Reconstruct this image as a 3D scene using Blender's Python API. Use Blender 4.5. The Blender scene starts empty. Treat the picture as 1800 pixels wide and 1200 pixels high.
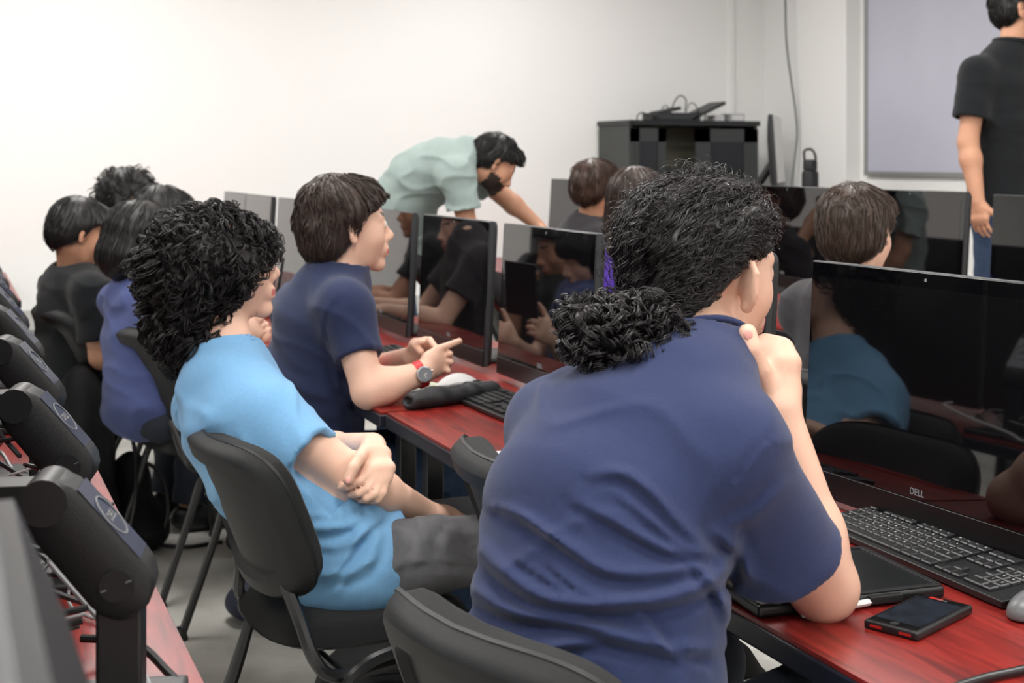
import bpy, math, random
import numpy as np
from mathutils import Matrix, Vector
random.seed(7); RNG = np.random.default_rng(7)
S = bpy.context.scene
COL = S.collection
# ------------------------------------------------------------------ camera
FPX = 2450.0; CAMH = 1.34; YAW = math.radians(22.2); HOR = 280.0
cam = bpy.data.cameras.new('camera'); camo = bpy.data.objects.new('camera', cam); COL.objects.link(camo)
cam.sensor_width = 36; cam.lens = 36*FPX/1800; cam.shift_y = -(600-HOR)/1800
camo.location = (0, 0, CAMH); camo.rotation_euler = (math.radians(90), 0, -YAW)
cam.clip_start = 0.05; cam.clip_end = 60
cam.dof.use_dof = True; cam.dof.focus_distance = 2.15; cam.dof.aperture_fstop = 7.5
S.camera = camo
# ------------------------------------------------------------------ world, lights, exposure
w = bpy.data.worlds.new('world'); S.world = w; w.use_nodes = True
w.node_tree.nodes['Background'].inputs[0].default_value = (.85, .92, 1, 1)
w.node_tree.nodes['Background'].inputs[1].default_value = 1.0
S.view_settings.view_transform = 'Standard'; S.view_settings.look = 'None'
S.view_settings.exposure = 0.0; S.view_settings.gamma = 1; S.view_settings.use_curve_mapping = False
S.cycles.use_denoising = True
S.cycles.max_bounces = 7; S.cycles.diffuse_bounces = 4; S.cycles.glossy_bounces = 4
S.cycles.caustics_reflective = False; S.cycles.caustics_refractive = False
CEIL = 2.95
LAMPS = [(x, y) for x in (-1.6, 0.7, 3.0) for y in (-1.2, 1.3, 3.8, 6.3)]
LAMP_W = 33.0
for (x, y) in LAMPS:
    l = bpy.data.lights.new('lamp_light', 'AREA'); l.shape = 'RECTANGLE'; l.size = .56; l.size_y = 1.16
    l.energy = LAMP_W; l.color = (1.0, .985, .96)
    o = bpy.data.objects.new('lamp_light', l); COL.objects.link(o); o.location = (x, y, CEIL-.05)
# ------------------------------------------------------------------ frame helpers
FW = np.array([math.sin(YAW), math.cos(YAW), 0.]); RT = np.array([math.cos(YAW), -math.sin(YAW), 0.]); UP = np.array([0, 0, 1.])
C0 = np.array([0, 0, CAMH])
def P(px, py, Z):            # point seen at a pixel of the photograph at a depth in metres
    return C0 + Z*FW + (px-900)/FPX*Z*RT - (py-HOR)/FPX*Z*UP
def PZ(px, py, z):           # point seen at a pixel, on the horizontal plane of height z
    Z = (CAMH-z)*FPX/(py-HOR); return P(px, py, Z)
def PY(px, py, Y):            # point seen at a pixel, on the vertical plane of that Y
    Z = Y/(FW[1]+(px-900)/FPX*RT[1]); return P(px, py, Z)
def vec(*a): return np.array(a, float)
def nrm(v): v = np.asarray(v, float); return v/np.linalg.norm(v)
# ------------------------------------------------------------------ materials
def lin(c):
    return tuple(((x/255)/12.92 if x/255 <= .04045 else ((x/255+.055)/1.055)**2.4) for x in c)
MATS = {}
def mat(name, rgb, rough=.5, spec=.5, metal=0, noise=None, bump=None, sheen=0, sss=0, emit=None, coat=0):
    """rgb in sRGB 0-255.  noise=(scale, amount), bump=(scale, strength)"""
    if name in MATS: return MATS[name]
    m = bpy.data.materials.new(name); m.use_nodes = True; nt = m.node_tree; b = nt.nodes['Principled BSDF']
    c = lin(rgb)
    b.inputs['Base Color'].default_value = (*c, 1); b.inputs['Roughness'].default_value = rough
    b.inputs['Specular IOR Level'].default_value = spec; b.inputs['Metallic'].default_value = metal
    if sheen: b.inputs['Sheen Weight'].default_value = sheen; b.inputs['Sheen Roughness'].default_value = .5
    if coat: b.inputs['Coat Weight'].default_value = coat; b.inputs['Coat Roughness'].default_value = .05
    if sss:
        b.inputs['Subsurface Weight'].default_value = sss; b.inputs['Subsurface Radius'].default_value = (.02, .007, .004); b.inputs['Subsurface Scale'].default_value = .35
    if emit: b.inputs['Emission Color'].default_value = (*lin(rgb), 1); b.inputs['Emission Strength'].default_value = emit
    tc = nt.nodes.new('ShaderNodeTexCoord')
    if noise:
        n = nt.nodes.new('ShaderNodeTexNoise'); n.inputs['Scale'].default_value = noise[0]; n.inputs['Detail'].default_value = 5
        nt.links.new(tc.outputs['Object'], n.inputs['Vector'])
        r = nt.nodes.new('ShaderNodeValToRGB'); a = noise[1]
        r.color_ramp.elements[0].position = .3; r.color_ramp.elements[1].position = .7
        r.color_ramp.elements[0].color = (*[x*(1-a) for x in c], 1); r.color_ramp.elements[1].color = (*[min(1, x*(1+a)) for x in c], 1)
        nt.links.new(n.outputs[0], r.inputs[0]); nt.links.new(r.outputs[0], b.inputs['Base Color'])
    if bump:
        n = nt.nodes.new('ShaderNodeTexNoise'); n.inputs['Scale'].default_value = bump[0]; n.inputs['Detail'].default_value = 3
        nt.links.new(tc.outputs['Object'], n.inputs['Vector'])
        bp = nt.nodes.new('ShaderNodeBump'); bp.inputs['Strength'].default_value = bump[1]; bp.inputs['Distance'].default_value = .002
        nt.links.new(n.outputs[0], bp.inputs['Height']); nt.links.new(bp.outputs[0], b.inputs['Normal'])
    MATS[name] = m; return m
def wood():
    m = mat('mahogany laminate', (128, 34, 32), .32, .5); nt = m.node_tree; b = nt.nodes['Principled BSDF']
    tc = nt.nodes.new('ShaderNodeTexCoord'); mp = nt.nodes.new('ShaderNodeMapping'); mp.inputs['Scale'].default_value = (24, 2.2, 1)
    n = nt.nodes.new('ShaderNodeTexNoise'); n.inputs['Scale'].default_value = 2.5; n.inputs['Detail'].default_value = 9; n.inputs['Distortion'].default_value = .8
    r = nt.nodes.new('ShaderNodeValToRGB'); e = r.color_ramp.elements
    e[0].position = .3; e[0].color = (*lin((92, 20, 18)), 1); e[1].position = .68; e[1].color = (*lin((150, 42, 36)), 1)
    nt.links.new(tc.outputs['Object'], mp.inputs[0]); nt.links.new(mp.outputs[0], n.inputs['Vector']); nt.links.new(n.outputs[0], r.inputs[0]); nt.links.new(r.outputs[0], b.inputs['Base Color'])
    return m
def floor_mat():
    m = mat('worn terrazzo', (150, 148, 142), .45, .4); nt = m.node_tree; b = nt.nodes['Principled BSDF']
    tc = nt.nodes.new('ShaderNodeTexCoord')
    n = nt.nodes.new('ShaderNodeTexNoise'); n.inputs['Scale'].default_value = 3; n.inputs['Detail'].default_value = 10
    v = nt.nodes.new('ShaderNodeTexVoronoi'); v.inputs['Scale'].default_value = 90
    r = nt.nodes.new('ShaderNodeValToRGB'); e = r.color_ramp.elements
    e[0].position = .35; e[0].color = (*lin((186, 184, 176)), 1); e[1].position = .62; e[1].color = (*lin((222, 220, 214)), 1)
    r2 = nt.nodes.new('ShaderNodeValToRGB'); e = r2.color_ramp.elements
    e[0].position = .05; e[0].color = (.55, .55, .55, 1); e[1].position = .25; e[1].color = (1, 1, 1, 1)
    mx = nt.nodes.new('ShaderNodeMixRGB'); mx.blend_type = 'MULTIPLY'; mx.inputs[0].default_value = .5
    nt.links.new(tc.outputs['Object'], n.inputs['Vector']); nt.links.new(tc.outputs['Object'], v.inputs['Vector'])
    nt.links.new(n.outputs[0], r.inputs[0]); nt.links.new(v.outputs['Distance'], r2.inputs[0])
    nt.links.new(r.outputs[0], mx.inputs[1]); nt.links.new(r2.outputs[0], mx.inputs[2]); nt.links.new(mx.outputs[0], b.inputs['Base Color'])
    return m
M_WALL = mat('white wall paint', (238, 238, 237), .7, .25, noise=(1.1, .015), bump=(35, .15))
M_TRUNK = mat('grey white plastic trunking', (205, 205, 203), .5)
M_CEIL = mat('ceiling white', (235, 235, 232), .9)
M_BLACK = mat('black plastic', (22, 23, 25), .42, .5)
M_BLACK2 = mat('matte black plastic', (26, 27, 29), .5, .35, bump=(600, .2))
M_EDGE = mat('black edge band', (22, 25, 36), .4)
M_METAL = mat('black painted steel', (20, 21, 23), .33, .6)
M_FABRIC = mat('black seat fabric', (25, 26, 27), .9, .2, bump=(900, .8), sheen=.1, noise=(500, .35))
M_GLASS = mat('glossy black screen glass', (5, 5, 7), .025, .75)
M_PANEL = mat('dark lcd panel', (11, 11, 13), .03, .75)
M_SILV = mat('dark silver edge', (40, 42, 46), .38, .45)
M_GREY = mat('grey plastic', (120, 122, 124), .5)
M_WHITE = mat('white plastic', (225, 225, 225), .45)
M_LOGO = mat('logo silver', (118, 120, 124), .4)
M_SKIN = mat('skin fair', (224, 182, 160), .5, .35, sss=.06, noise=(14, .05), bump=(260, .12))
M_SKIN2 = mat('skin tan', (196, 146, 118), .5, .35, sss=.05, noise=(14, .05), bump=(260, .12))
M_LIP = mat('lips', (196, 112, 108), .45, .4, sss=.1)
M_BEARD = mat('beard stubble', (52, 42, 38), .8, .2, noise=(300, .4))
M_HAIR = mat('black hair', (27, 24, 26), .3, .6)
M_HAIRB = mat('dark brown hair', (58, 45, 39), .45, .5)
M_HAIRN = mat('near black straight hair', (26, 24, 24), .48, .45)
M_EYE = mat('eye white', (225, 220, 215), .2)
M_IRIS = mat('iris dark brown', (35, 22, 16), .15)
M_JEANB = mat('blue jeans', (58, 74, 100), .85, .2, bump=(500, .4), noise=(60, .15))
M_JEANG = mat('grey jeans', (98, 98, 101), .85, .2, bump=(500, .4), noise=(25, .2))
M_JEAND = mat('dark jeans', (48, 52, 62), .85, .2, bump=(500, .4))
def cloth(name, rgb): return mat(name, rgb, .88, .2, bump=(700, .25), sheen=.12, noise=(180, .05))
M_WOOD = wood(); M_FLOOR = floor_mat()
# ------------------------------------------------------------------ mesh helpers
def mesh_np(name, V, F, smooth=True):
    """V (n,3), F list/array of faces all with the same number of corners, or a list of arrays"""
    me = bpy.data.meshes.new(name)
    Fs = F if isinstance(F, list) and len(F) and isinstance(F[0], np.ndarray) and F[0].ndim == 2 else [np.asarray(F)]
    Fs = [f for f in Fs if len(f)]
    V = np.asarray(V, np.float32)
    nl = sum(f.size for f in Fs); nf = sum(len(f) for f in Fs)
    me.vertices.add(len(V)); me.vertices.foreach_set('co', V.ravel())
    me.loops.add(nl); me.loops.foreach_set('vertex_index', np.concatenate([f.ravel() for f in Fs]).astype(np.int32))
    me.polygons.add(nf)
    tot = np.concatenate([np.full(len(f), f.shape[1]) for f in Fs]).astype(np.int32)
    me.polygons.foreach_set('loop_start', np.concatenate([[0], np.cumsum(tot)[:-1]]).astype(np.int32))
    me.polygons.foreach_set('loop_total', tot)
    if smooth: me.polygons.foreach_set('use_smooth', np.ones(nf, bool))
    me.update(calc_edges=True); me.validate()
    return me
def obj(name, me, m=None, parent=None, loc=None, **props):
    o = bpy.data.objects.new(name, me); COL.objects.link(o)
    if m is not None and me is not None:
        for mm in (m if isinstance(m, (list, tuple)) else [m]): me.materials.append(mm)
    if parent is not None: o.parent = parent
    if loc is not None: o.location = loc
    for k, v in props.items(): o[k] = v
    return o
def thing(name, label, cat, loc=(0, 0, 0), rz=0., group=None, rx=0., ry=0.):
    o = bpy.data.objects.new(name, None); COL.objects.link(o); o.location = loc; o.rotation_euler = (rx, ry, rz)
    o.empty_display_size = .1; o['label'] = label; o['category'] = cat
    if group: o['group'] = group
    return o
def dup(o, parent=None):
    c = o.copy(); COL.objects.link(c); c.parent = parent
    for ch in list(o.children): dup(ch, c)
    return c
class MB:
    """collects shapes into one mesh (polygons of any size)"""
    def __init__(s): s.V = []; s.F = []; s.sm = []
    def add(s, V, F, smooth=False):
        n = len(s.V); s.V += [tuple(map(float, v)) for v in V]; s.F += [tuple(int(i)+n for i in f) for f in F]; s.sm += [smooth]*len(F); return s
    def box(s, lo, hi, R=None, c=None):
        x0, y0, z0 = lo; x1, y1, z1 = hi
        V = np.array([(x0, y0, z0), (x1, y0, z0), (x1, y1, z0), (x0, y1, z0), (x0, y0, z1), (x1, y0, z1), (x1, y1, z1), (x0, y1, z1)], float)
        if R is not None: V = V@np.asarray(R).T
        if c is not None: V = V+np.asarray(c)
        return s.add(V, [(0, 3, 2, 1), (4, 5, 6, 7), (0, 1, 5, 4), (1, 2, 6, 5), (2, 3, 7, 6), (3, 0, 4, 7)])
    def tube(s, pts, r, n=8, cap=True, smooth=True):
        pts = np.asarray(pts, float); r = np.broadcast_to(r, (len(pts),))
        T = np.gradient(pts, axis=0); T /= np.linalg.norm(T, axis=1)[:, None]+1e-9
        a = np.array([0, 0, 1.]) if abs(T[0][2]) < .9 else np.array([1., 0, 0])
        u = np.cross(T[0], a); u /= np.linalg.norm(u); rings = []
        for i in range(len(pts)):
            u = u-T[i]*np.dot(u, T[i]); u /= np.linalg.norm(u)+1e-9; v = np.cross(T[i], u)
            an = np.arange(n)*2*math.pi/n
            rings.append(pts[i]+r[i]*(np.cos(an)[:, None]*u+np.sin(an)[:, None]*v))
        V = np.concatenate(rings); F = []
        for i in range(len(pts)-1):
            for k in range(n):
                F.append((i*n+k, i*n+(k+1) % n, (i+1)*n+(k+1) % n, (i+1)*n+k))
        s.add(V, F, smooth)
        if cap: s.add(V[:n], [tuple(range(n))[::-1]]); s.add(V[-n:], [tuple(range(n))])
        return s
    def lathe(s, prof, n=24, c=(0, 0, 0), axis=2):
        V = []; F = []
        for (r, z) in prof:
            for k in range(n):
                a = 2*math.pi*k/n; p = [r*math.cos(a), r*math.sin(a), z]
                if axis == 0: p = [p[2], p[0], p[1]]
                if axis == 1: p = [p[0], p[2], p[1]]
                V.append((p[0]+c[0], p[1]+c[1], p[2]+c[2]))
        for i in range(len(prof)-1):
            for k in range(n): F.append((i*n+k, i*n+(k+1) % n, (i+1)*n+(k+1) % n, (i+1)*n+k))
        F.append(tuple(range(n))[::-1]); F.append(tuple((len(prof)-1)*n+k for k in range(n)))
        return s.add(V, F, True)
    def mesh(s, name, bevel=0, seg=2, auto=True):
        me = bpy.data.meshes.new(name); me.from_pydata(s.V, [], s.F)
        me.polygons.foreach_set('use_smooth', np.array(s.sm, bool)); me.update()
        if bevel:
            import bmesh
            bm = bmesh.new(); bm.from_mesh(me)
            ed = [e for e in bm.edges if len(e.link_faces) == 2 and e.calc_face_angle(0) > .6]
            rb = bmesh.ops.bevel(bm, geom=ed, offset=bevel, segments=seg, affect='EDGES', profile=.7)
            for f in rb['faces']: f.smooth = True
            bm.to_mesh(me); bm.free(); me.update()
        elif any(s.sm): me.set_sharp_from_angle(angle=math.radians(40))
        return me
def spline(pts, n=8):
    """Catmull-Rom through the points"""
    p = np.asarray(pts, float); p = np.vstack([2*p[0]-p[1], p, 2*p[-1]-p[-2]]); out = []
    for i in range(1, len(p)-2):
        t = np.linspace(0, 1, n, endpoint=False)[:, None]
        out.append(.5*((2*p[i])+(-p[i-1]+p[i+1])*t+(2*p[i-1]-5*p[i]+4*p[i+1]-p[i+2])*t*t+(-p[i-1]+3*p[i]-3*p[i+1]+p[i+2])*t**3))
    return np.vstack(out+[p[-2][None]])
def rotz(a): c, s = math.cos(a), math.sin(a); return np.array([[c, -s, 0], [s, c, 0], [0, 0, 1.]])
def roty(a): c, s = math.cos(a), math.sin(a); return np.array([[c, 0, s], [0, 1, 0], [-s, 0, c]])
def rotx(a): c, s = math.cos(a), math.sin(a); return np.array([[1, 0, 0], [0, c, -s], [0, s, c]])
_tc = {}
def text_mesh(txt, size, ext=.0004, align='CENTER'):
    k = (txt, size)
    if k in _tc: return _tc[k]
    cu = bpy.data.curves.new('lettering', 'FONT'); cu.body = txt; cu.size = size; cu.extrude = ext; cu.align_x = align; cu.align_y = 'CENTER'; cu.offset = size*.015
    to = bpy.data.objects.new('lettering_tmp', cu); COL.objects.link(to)
    dg = bpy.context.evaluated_depsgraph_get(); dg.update()
    me = bpy.data.meshes.new_from_object(to.evaluated_get(dg)); bpy.data.objects.remove(to); bpy.data.curves.remove(cu)
    _tc[k] = me; return me
# ------------------------------------------------------------------ the room
YB = 7.9; XR = 5.02; XL = -3.6; YN = -2.6
def slab(name, lo, hi, m, **kw):
    return obj(name, MB().box(lo, hi).mesh(name), m, kind='structure', **kw)
slab('floor', (XL-.1, YN-.1, -.1), (XR+.1, YB+.1, 0), M_FLOOR)
slab('ceiling', (XL-.1, YN-.1, CEIL), (XR+.1, YB+.1, CEIL+.1), M_CEIL)
slab('wall_back', (XL, YB, 0), (XR+.1, YB+.1, CEIL), M_WALL)
slab('wall_right', (XR, YN, 0), (XR+.1, YB, CEIL), M_WALL)
slab('wall_left', (XL-.1, YN, 0), (XL, YB, CEIL), M_WALL)
slab('wall_near', (XL-.1, YN-.1, 0), (XR+.1, YN, CEIL), M_WALL)
# column boxed into the corner, and thin vertical trunking on the back wall
slab('wall_pilaster', (XR-.10, 6.85, 0), (XR, 7.38, CEIL), M_WALL)
slab('trim_1', (4.75, YB-.018, 0.0), (4.785, YB, CEIL), M_WALL)
slab('trim_2', (XL, YB-.05, .43), (4.0, YB, .535), M_TRUNK)
slab('platform_front', (4.05, 2.2, 0), (XR, YB, .24), M_FLOOR)
# ceiling lamps
for i, (x, y) in enumerate(LAMPS):
    t = thing('ceiling_lamp', 'recessed fluorescent ceiling lamp with frosted diffuser', 'lamp', (x, y, CEIL), group='ceiling lamps')
    f = MB()
    for lo, hi in (((-.31, -.62, -.03), (-.28, .62, 0)), ((.28, -.62, -.03), (.31, .62, 0)), ((-.28, -.62, -.03), (.28, -.59, 0)), ((-.28, .59, -.03), (.28, .62, 0))): f.box(lo, hi)
    obj('frame', f.mesh('frame'), M_WHITE, t)
    obj('diffuser', MB().box((-.28, -.59, -.02), (.28, .59, -.012)).mesh('diffuser'), mat('lamp diffuser', (255, 252, 245), .5, emit=3.0), t)
# whiteboard on the right hand (front) wall
t = thing('whiteboard', 'large blank whiteboard with thin aluminium frame on the wall behind the standing man', 'whiteboard', (XR, 5.3, 1.245))
bx = MB().box((-.018, -1.9, .02), (-.004, 1.46, 1.3)); obj('board_surface', bx.mesh('s'), mat('whiteboard enamel', (190, 191, 206), .28, .4, noise=(2.5, .03)), t)
fr = MB(); fr.box((-.028, -1.92, 0), (0, 1.48, .025)); fr.box((-.028, 1.455, .02), (0, 1.48, 1.32)); fr.box((-.028, -1.92, 1.3), (0, 1.48, 1.325)); fr.box((-.028, -1.94, .02), (0, -1.9, 1.3))
obj('frame', fr.mesh('f'), mat('aluminium', (165, 166, 165), .4, metal=.5), t)
# hanging cable on the wall
pts = [P(1380, -60, 8.62), P(1381, 40, 8.62), P(1384, 90, 8.62), P(1392, 150, 8.62), P(1399, 200, 8.62), P(1401, 240, 8.62), P(1397, 280, 8.62), P(1391, 335, 8.62), P(1390, 420, 8.62)]
obj('hanging_cable', MB().tube(spline(pts), .0065, 8).mesh('c'), mat('grey cable', (110, 116, 112), .6), None, label='thin grey cable hanging down the white wall beside the water bottle', category='cable')
# ------------------------------------------------------------------ desks
TZ = .75
def desk(name_label, x0, x1, y0, y1, dx=0., group=None, skew=0.):
    t = thing('desk', name_label, 'desk', (x0, y0, 0), group=group, rz=skew)
    W = x1-x0; L = y1-y0
    m = MB().box((.004, .004, TZ-.006), (W-.004, L-.004, TZ)).mesh('t'); obj('desktop', m, M_WOOD, t)
    e = MB().box((0, 0, TZ-.036), (W, L, TZ-.0065)).mesh('e', bevel=.003); obj('edge_band', e, M_EDGE, t)
    for yy in (.06, L-.10):
        for xx in (.07, W-.11):
            obj('leg', MB().box((xx, yy, .02), (xx+.04, yy+.04, TZ-.036)).mesh('l', bevel=.003), M_METAL, t)
        obj('foot_bar', MB().box((.05, yy, 0), (W-.05, yy+.04, .02)).mesh('l', bevel=.003), M_METAL, t)
    return t
AX = .962
desk('red mahogany desk nearest the camera on the right, under the phone and tablet', AX, AX+.72, -.1, 2.02)
desk('red mahogany desk between the ponytailed man and the pencil case', AX-.008, AX+.72, 2.023, 3.12)
desk('red mahogany desk under the notebook and watch wearer\'s arms', AX-.02, AX+.70, 3.125, 4.75)
desk('red mahogany desk farther along the middle row', AX-.03, AX+.69, 4.755, 6.3)
desk('red mahogany desk at the far end of the middle row by the back wall', AX-.04, AX+.68, 6.305, 7.8)
LX = -.46
desk('near red desk at the lower left under the monitor arms', LX, .275, -.2, 1.40)
desk('second red desk of the left row, under the coiled grey cables', LX, .276, 1.405, 3.10)
desk('third red desk of the left row with white cable bundle', LX, .258, 3.105, 4.7)
desk('fourth red desk of the left row toward the back wall', LX, .280, 4.705, 6.2)
desk('last red desk of the left row against the back wall', LX, .305, 6.205, 7.75)
RBX = 2.70
for i, (a, b) in enumerate(((1.6, 3.2), (3.205, 4.8), (4.805, 6.4), (6.405, 7.8))):
    desk(['red desk of the front row before the standing man', 'red desk of the front row behind the brown haired boy', 'red desk of the front row near the bottle', 'red desk of the front row below the black cabinet'][i], RBX, RBX+.7, a, b)
# ------------------------------------------------------------------ monitors (all-in-one computers on articulated stands)
MW, MH = .575, .400
def bulge_mesh():
    bm = MB(); n = 9; V = []; F = []
    lev = [(0, .013), (.0, .022), (.05, .034), (.12, .046), (.17, .050)]
    for (ins, d) in lev:
        a = MW/2-ins*1.15; zt = MH-ins*1.0; zb = ins*.45; r = .02
        ring = []
        for (cy, cz, a0) in ((a-r, zt-r, 0), (-a+r, zt-r, 90), (-a+r, zb+r, 180), (a-r, zb+r, 270)):
            for k in range(4):
                an = math.radians(a0+k*30); ring.append((d, cy+r*math.cos(an), cz+r*math.sin(an)))
        V += ring
    k = 16
    for l in range(len(lev)-1):
        for i in range(k): F.append((l*k+i, l*k+(i+1) % k, (l+1)*k+(i+1) % k, (l+1)*k+i))
    F.append(tuple((len(lev)-1)*k+i for i in range(k)))
    return bm.add(V, F, True).mesh('back')
_mon = {}
def monitor_proto():
    """screen faces local -x; origin at the bottom centre of the screen, children only"""
    r = {}
    r['bezel'] = (MB().box((0, -MW/2, 0), (.014, MW/2, MH)).mesh('bezel', bevel=.0025), M_SILV)
    r['screen_glass'] = (MB().box((-.0022, -MW/2+.002, .045), (.0, MW/2-.002, MH-.002)).mesh('glass', bevel=.0008), M_GLASS)
    r['display'] = (MB().box((-.0027, -MW/2+.022, .075), (-.0021, MW/2-.022, MH-.026)).mesh('disp'), M_PANEL)
    r['speaker_bar'] = (MB().box((-.0035, -MW/2+.002, .0), (.0, MW/2-.002, .044)).mesh('chin', bevel=.001), mat('chin black', (12, 12, 14), .3, .4))
    r['back_cover'] = (bulge_mesh(), M_BLACK2)
    r['camera_lens'] = (MB().lathe([(.0, -.0028), (.0028, -.0028), (.003, -.0021)], 10, (0, 0, MH-.013), axis=0).mesh('lens'), M_GREY)
    return r
PROTO = monitor_proto(); _ms = {}
def stand_parts(t, xs, tilt_top, mono=True, arm_az=0., d=None):
    """post behind the screen (local +x), arm forward to the panel; xs = x of the post, measured from the panel"""
    if 's' not in _ms:
        b = MB().box((-.12, -.11, 0), (.06, .11, .014)).mesh('base', bevel=.005)
        p = MB().box((-.022, -.024, .014), (.024, .024, .160)).mesh('post', bevel=.004)
        a = MB(); L = .2
        A = np.array([0, 0, .158]); B = np.array([-.072, 0, .244])
        # arm: rounded box swept from the elbow to the head joint
        prof = []
        d0 = nrm(B-A); u = np.array([0, 1., 0]); v = np.cross(d0, u)
        pts = []; rings = []
        for s_, hh in ((-.036, .012), (-.028, .024), (-.014, .032), (0, .034), (.09, .032), (.105, .030), (.118, .024), (.128, .012)):
            c = A+d0*s_; ring = []
            for (yy, zz) in ((-.026, -1), (-.031, -.75), (-.031, .75), (-.026, 1), (.026, 1), (.031, .75), (.031, -.75), (.026, -1)):
                ring.append(c+u*yy+v*zz*hh)
            rings += ring
        F = []
        for i in range(7):
            for k in range(8): F.append((i*8+k, i*8+(k+1) % 8, (i+1)*8+(k+1) % 8, (i+1)*8+k))
        F += [tuple(range(8))[::-1], tuple(56+k for k in range(8))]
        arm = MB().add(rings, F, True).mesh('arm')
        j = MB(); j.lathe([(.0, -.0335), (.017, -.0335), (.0175, -.031), (.0175, .031), (.017, .0335), (0, .0335)], 24, tuple(A), axis=1)
        jm = j.mesh('joint')
        tkm = [MB().box((q*.013-.003, -.0340, -.0006), (q*.013+.003, -.0334, .0006), roty(-.35), A).mesh('tick') for q in (-1, 1)]
        h = MB(); h.tube([B+np.array([0, -.0335, 0]), B+np.array([0, .0335, 0])], .024, 24); h.box((-.095, -.022, -.02), (-.01, .022, .016), None, B)
        hm = h.mesh('head')
        lg = MB(); th = np.linspace(0, 2*math.pi, 33)
        cc = A+d0*.095-v*.0; nrm_up = -v if v[2] < 0 else v
        cc = A+d0*.055+nrm_up*.0338
        lg.tube([cc+nrm_up*.0006+.024*(math.cos(q)*d0*1.0+math.sin(q)*u*1.0) for q in th], .0011, 5, cap=False)
        lgm = lg.mesh('ring')
        pl = MB(); pl.add([cc-d0*.05-u*.027+nrm_up*.0004, cc+d0*.045-u*.027-nrm_up*.0006, cc+d0*.045+u*.027-nrm_up*.0006, cc-d0*.05+u*.027+nrm_up*.0004], [(0, 1, 2, 3)]); plm = pl.mesh('plate'); plm.materials.append(mat('dark blue glossy plate', (28, 38, 62), .3, .5)); _ms['plate'] = plm
        _ms['s'] = (b, p, arm, jm, tkm, hm, lgm, cc, d0, u, nrm_up)
        for m_, mm in ((b, M_BLACK), (p, M_BLACK), (arm, M_BLACK2), (jm, M_BLACK2), (tkm[0], M_LOGO), (tkm[1], M_LOGO), (hm, M_BLACK), (lgm, M_LOGO)): m_.materials.append(mm)
        tm = text_mesh('DELL', .014); m2 = tm.copy(); R = np.column_stack([u, -d0 if False else np.cross(nrm_up, u), nrm_up])
        M4 = Matrix([list(R[i])+[float((cc+nrm_up*.0009)[i])] for i in range(3)]+[[0, 0, 0, 1]]); m2.transform(M4); m2.materials.clear(); m2.materials.append(M_LOGO); _ms['txt'] = m2
    b, p, arm, jm, tkm, hm, lgm, cc, d0, u, nu = _ms['s']
    dz = 0
    base = obj('stand_base', b, None, t, (xs, 0, dz)); pp = obj('stand_post', p, None, t, (xs, 0, dz))
    ar = obj('arm', arm, None, t, (xs, 0, dz))
    for o_ in (base, pp, ar): o_.rotation_euler.z = math.radians(arm_az)
    for nm, m_ in (('joint_cap', jm), ('joint_mark', tkm[0]), ('joint_mark', tkm[1]), ('arm_head', hm), ('logo_ring', lgm), ('logo_lettering', _ms['txt']), ('top_plate', _ms['plate'])): obj(nm, m_, None, ar)
def monitor(label, X, Yc, z0=TZ+.025, yaw=0., tilt=3., group=None, full=True, face=-1, stand=True, xs=.19, zt=TZ, az=0.):
    """X,Yc: bottom centre of the screen plane; face -1: screen looks to -X"""
    t = thing('desktop_computer', label, 'computer', (X, Yc, zt), rz=math.radians(yaw), group=group)
    pan = None
    R = Matrix.Translation((0, 0, z0-zt))@Matrix.Rotation(math.radians(tilt), 4, 'Y')
    for k, (me, m_) in PROTO.items():
        if not me.materials: me.materials.append(m_)
        o = obj(k, me, None, t); o.matrix_local = R
    lt = text_mesh('DELL', .0145); 
    if not lt.materials: lt.materials.append(M_LOGO)
    o = obj('logo_lettering', lt, None, t); o.matrix_local = R@Matrix.Translation((-.0030, 0, .056))@Matrix(((0, 0, -1, 0), (-1, 0, 0, 0), (0, 1, 0, 0), (0, 0, 0, 1)))
    if stand: stand_parts(t, xs, 0, arm_az=az)
    return t
YA = [2.006, 2.75, 3.47, 4.146, 4.83, 5.5, 6.19, 6.90, 7.48]
LA = ['large black computer nearest the camera, screen mirroring a blue shirt', 'black computer seen edge on beyond the ponytailed man\'s face',
      'black computer whose screen mirrors the watch wearer with red shirt print', 'black computer in front of the watch wearer, left of the one mirroring his face',
      'black computer with bright grey reflection right behind the watch wearer\'s face', 'black computer hidden mostly behind the watch wearer\'s head',
      'third black computer from the far end of the middle row', 'second black computer from the far end of the middle row', 'farthest black computer of the middle row, by the white wall']
for i, (y, l) in enumerate(zip(YA, LA)):
    x, y = (1.385, y) if i else (1.418, 2.062)
    monitor(l, x-.012, y-MW/2, z0=.770 if i else .764, tilt=3, yaw=[3, 0, 0, 0, 0, 0, 0, 0, 0][i])
# front row (row B): the outer edges of their screens
YBm = [2.95, 3.955, 4.715, 5.55, 6.75, 7.35]
LB = ['computer of the front row cut off by the right photo edge', 'black computer beside the standing man\'s hand', 'grey reflecting computer below the black bottle',
      'computer behind the ponytailed man\'s head in the front row', 'dark computer beside the brown haired head, mirroring the bending man', 'last computer of the front row near the back wall']
for i, (y, l) in enumerate(zip(YBm, LB)):
    if i == 5: continue
    monitor(l, 3.08 if i else 2.95, y+(.12 if i == 0 else 0), z0=.835, tilt=4, yaw=[6, 0, 0, 0, 0, 0][i])
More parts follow.
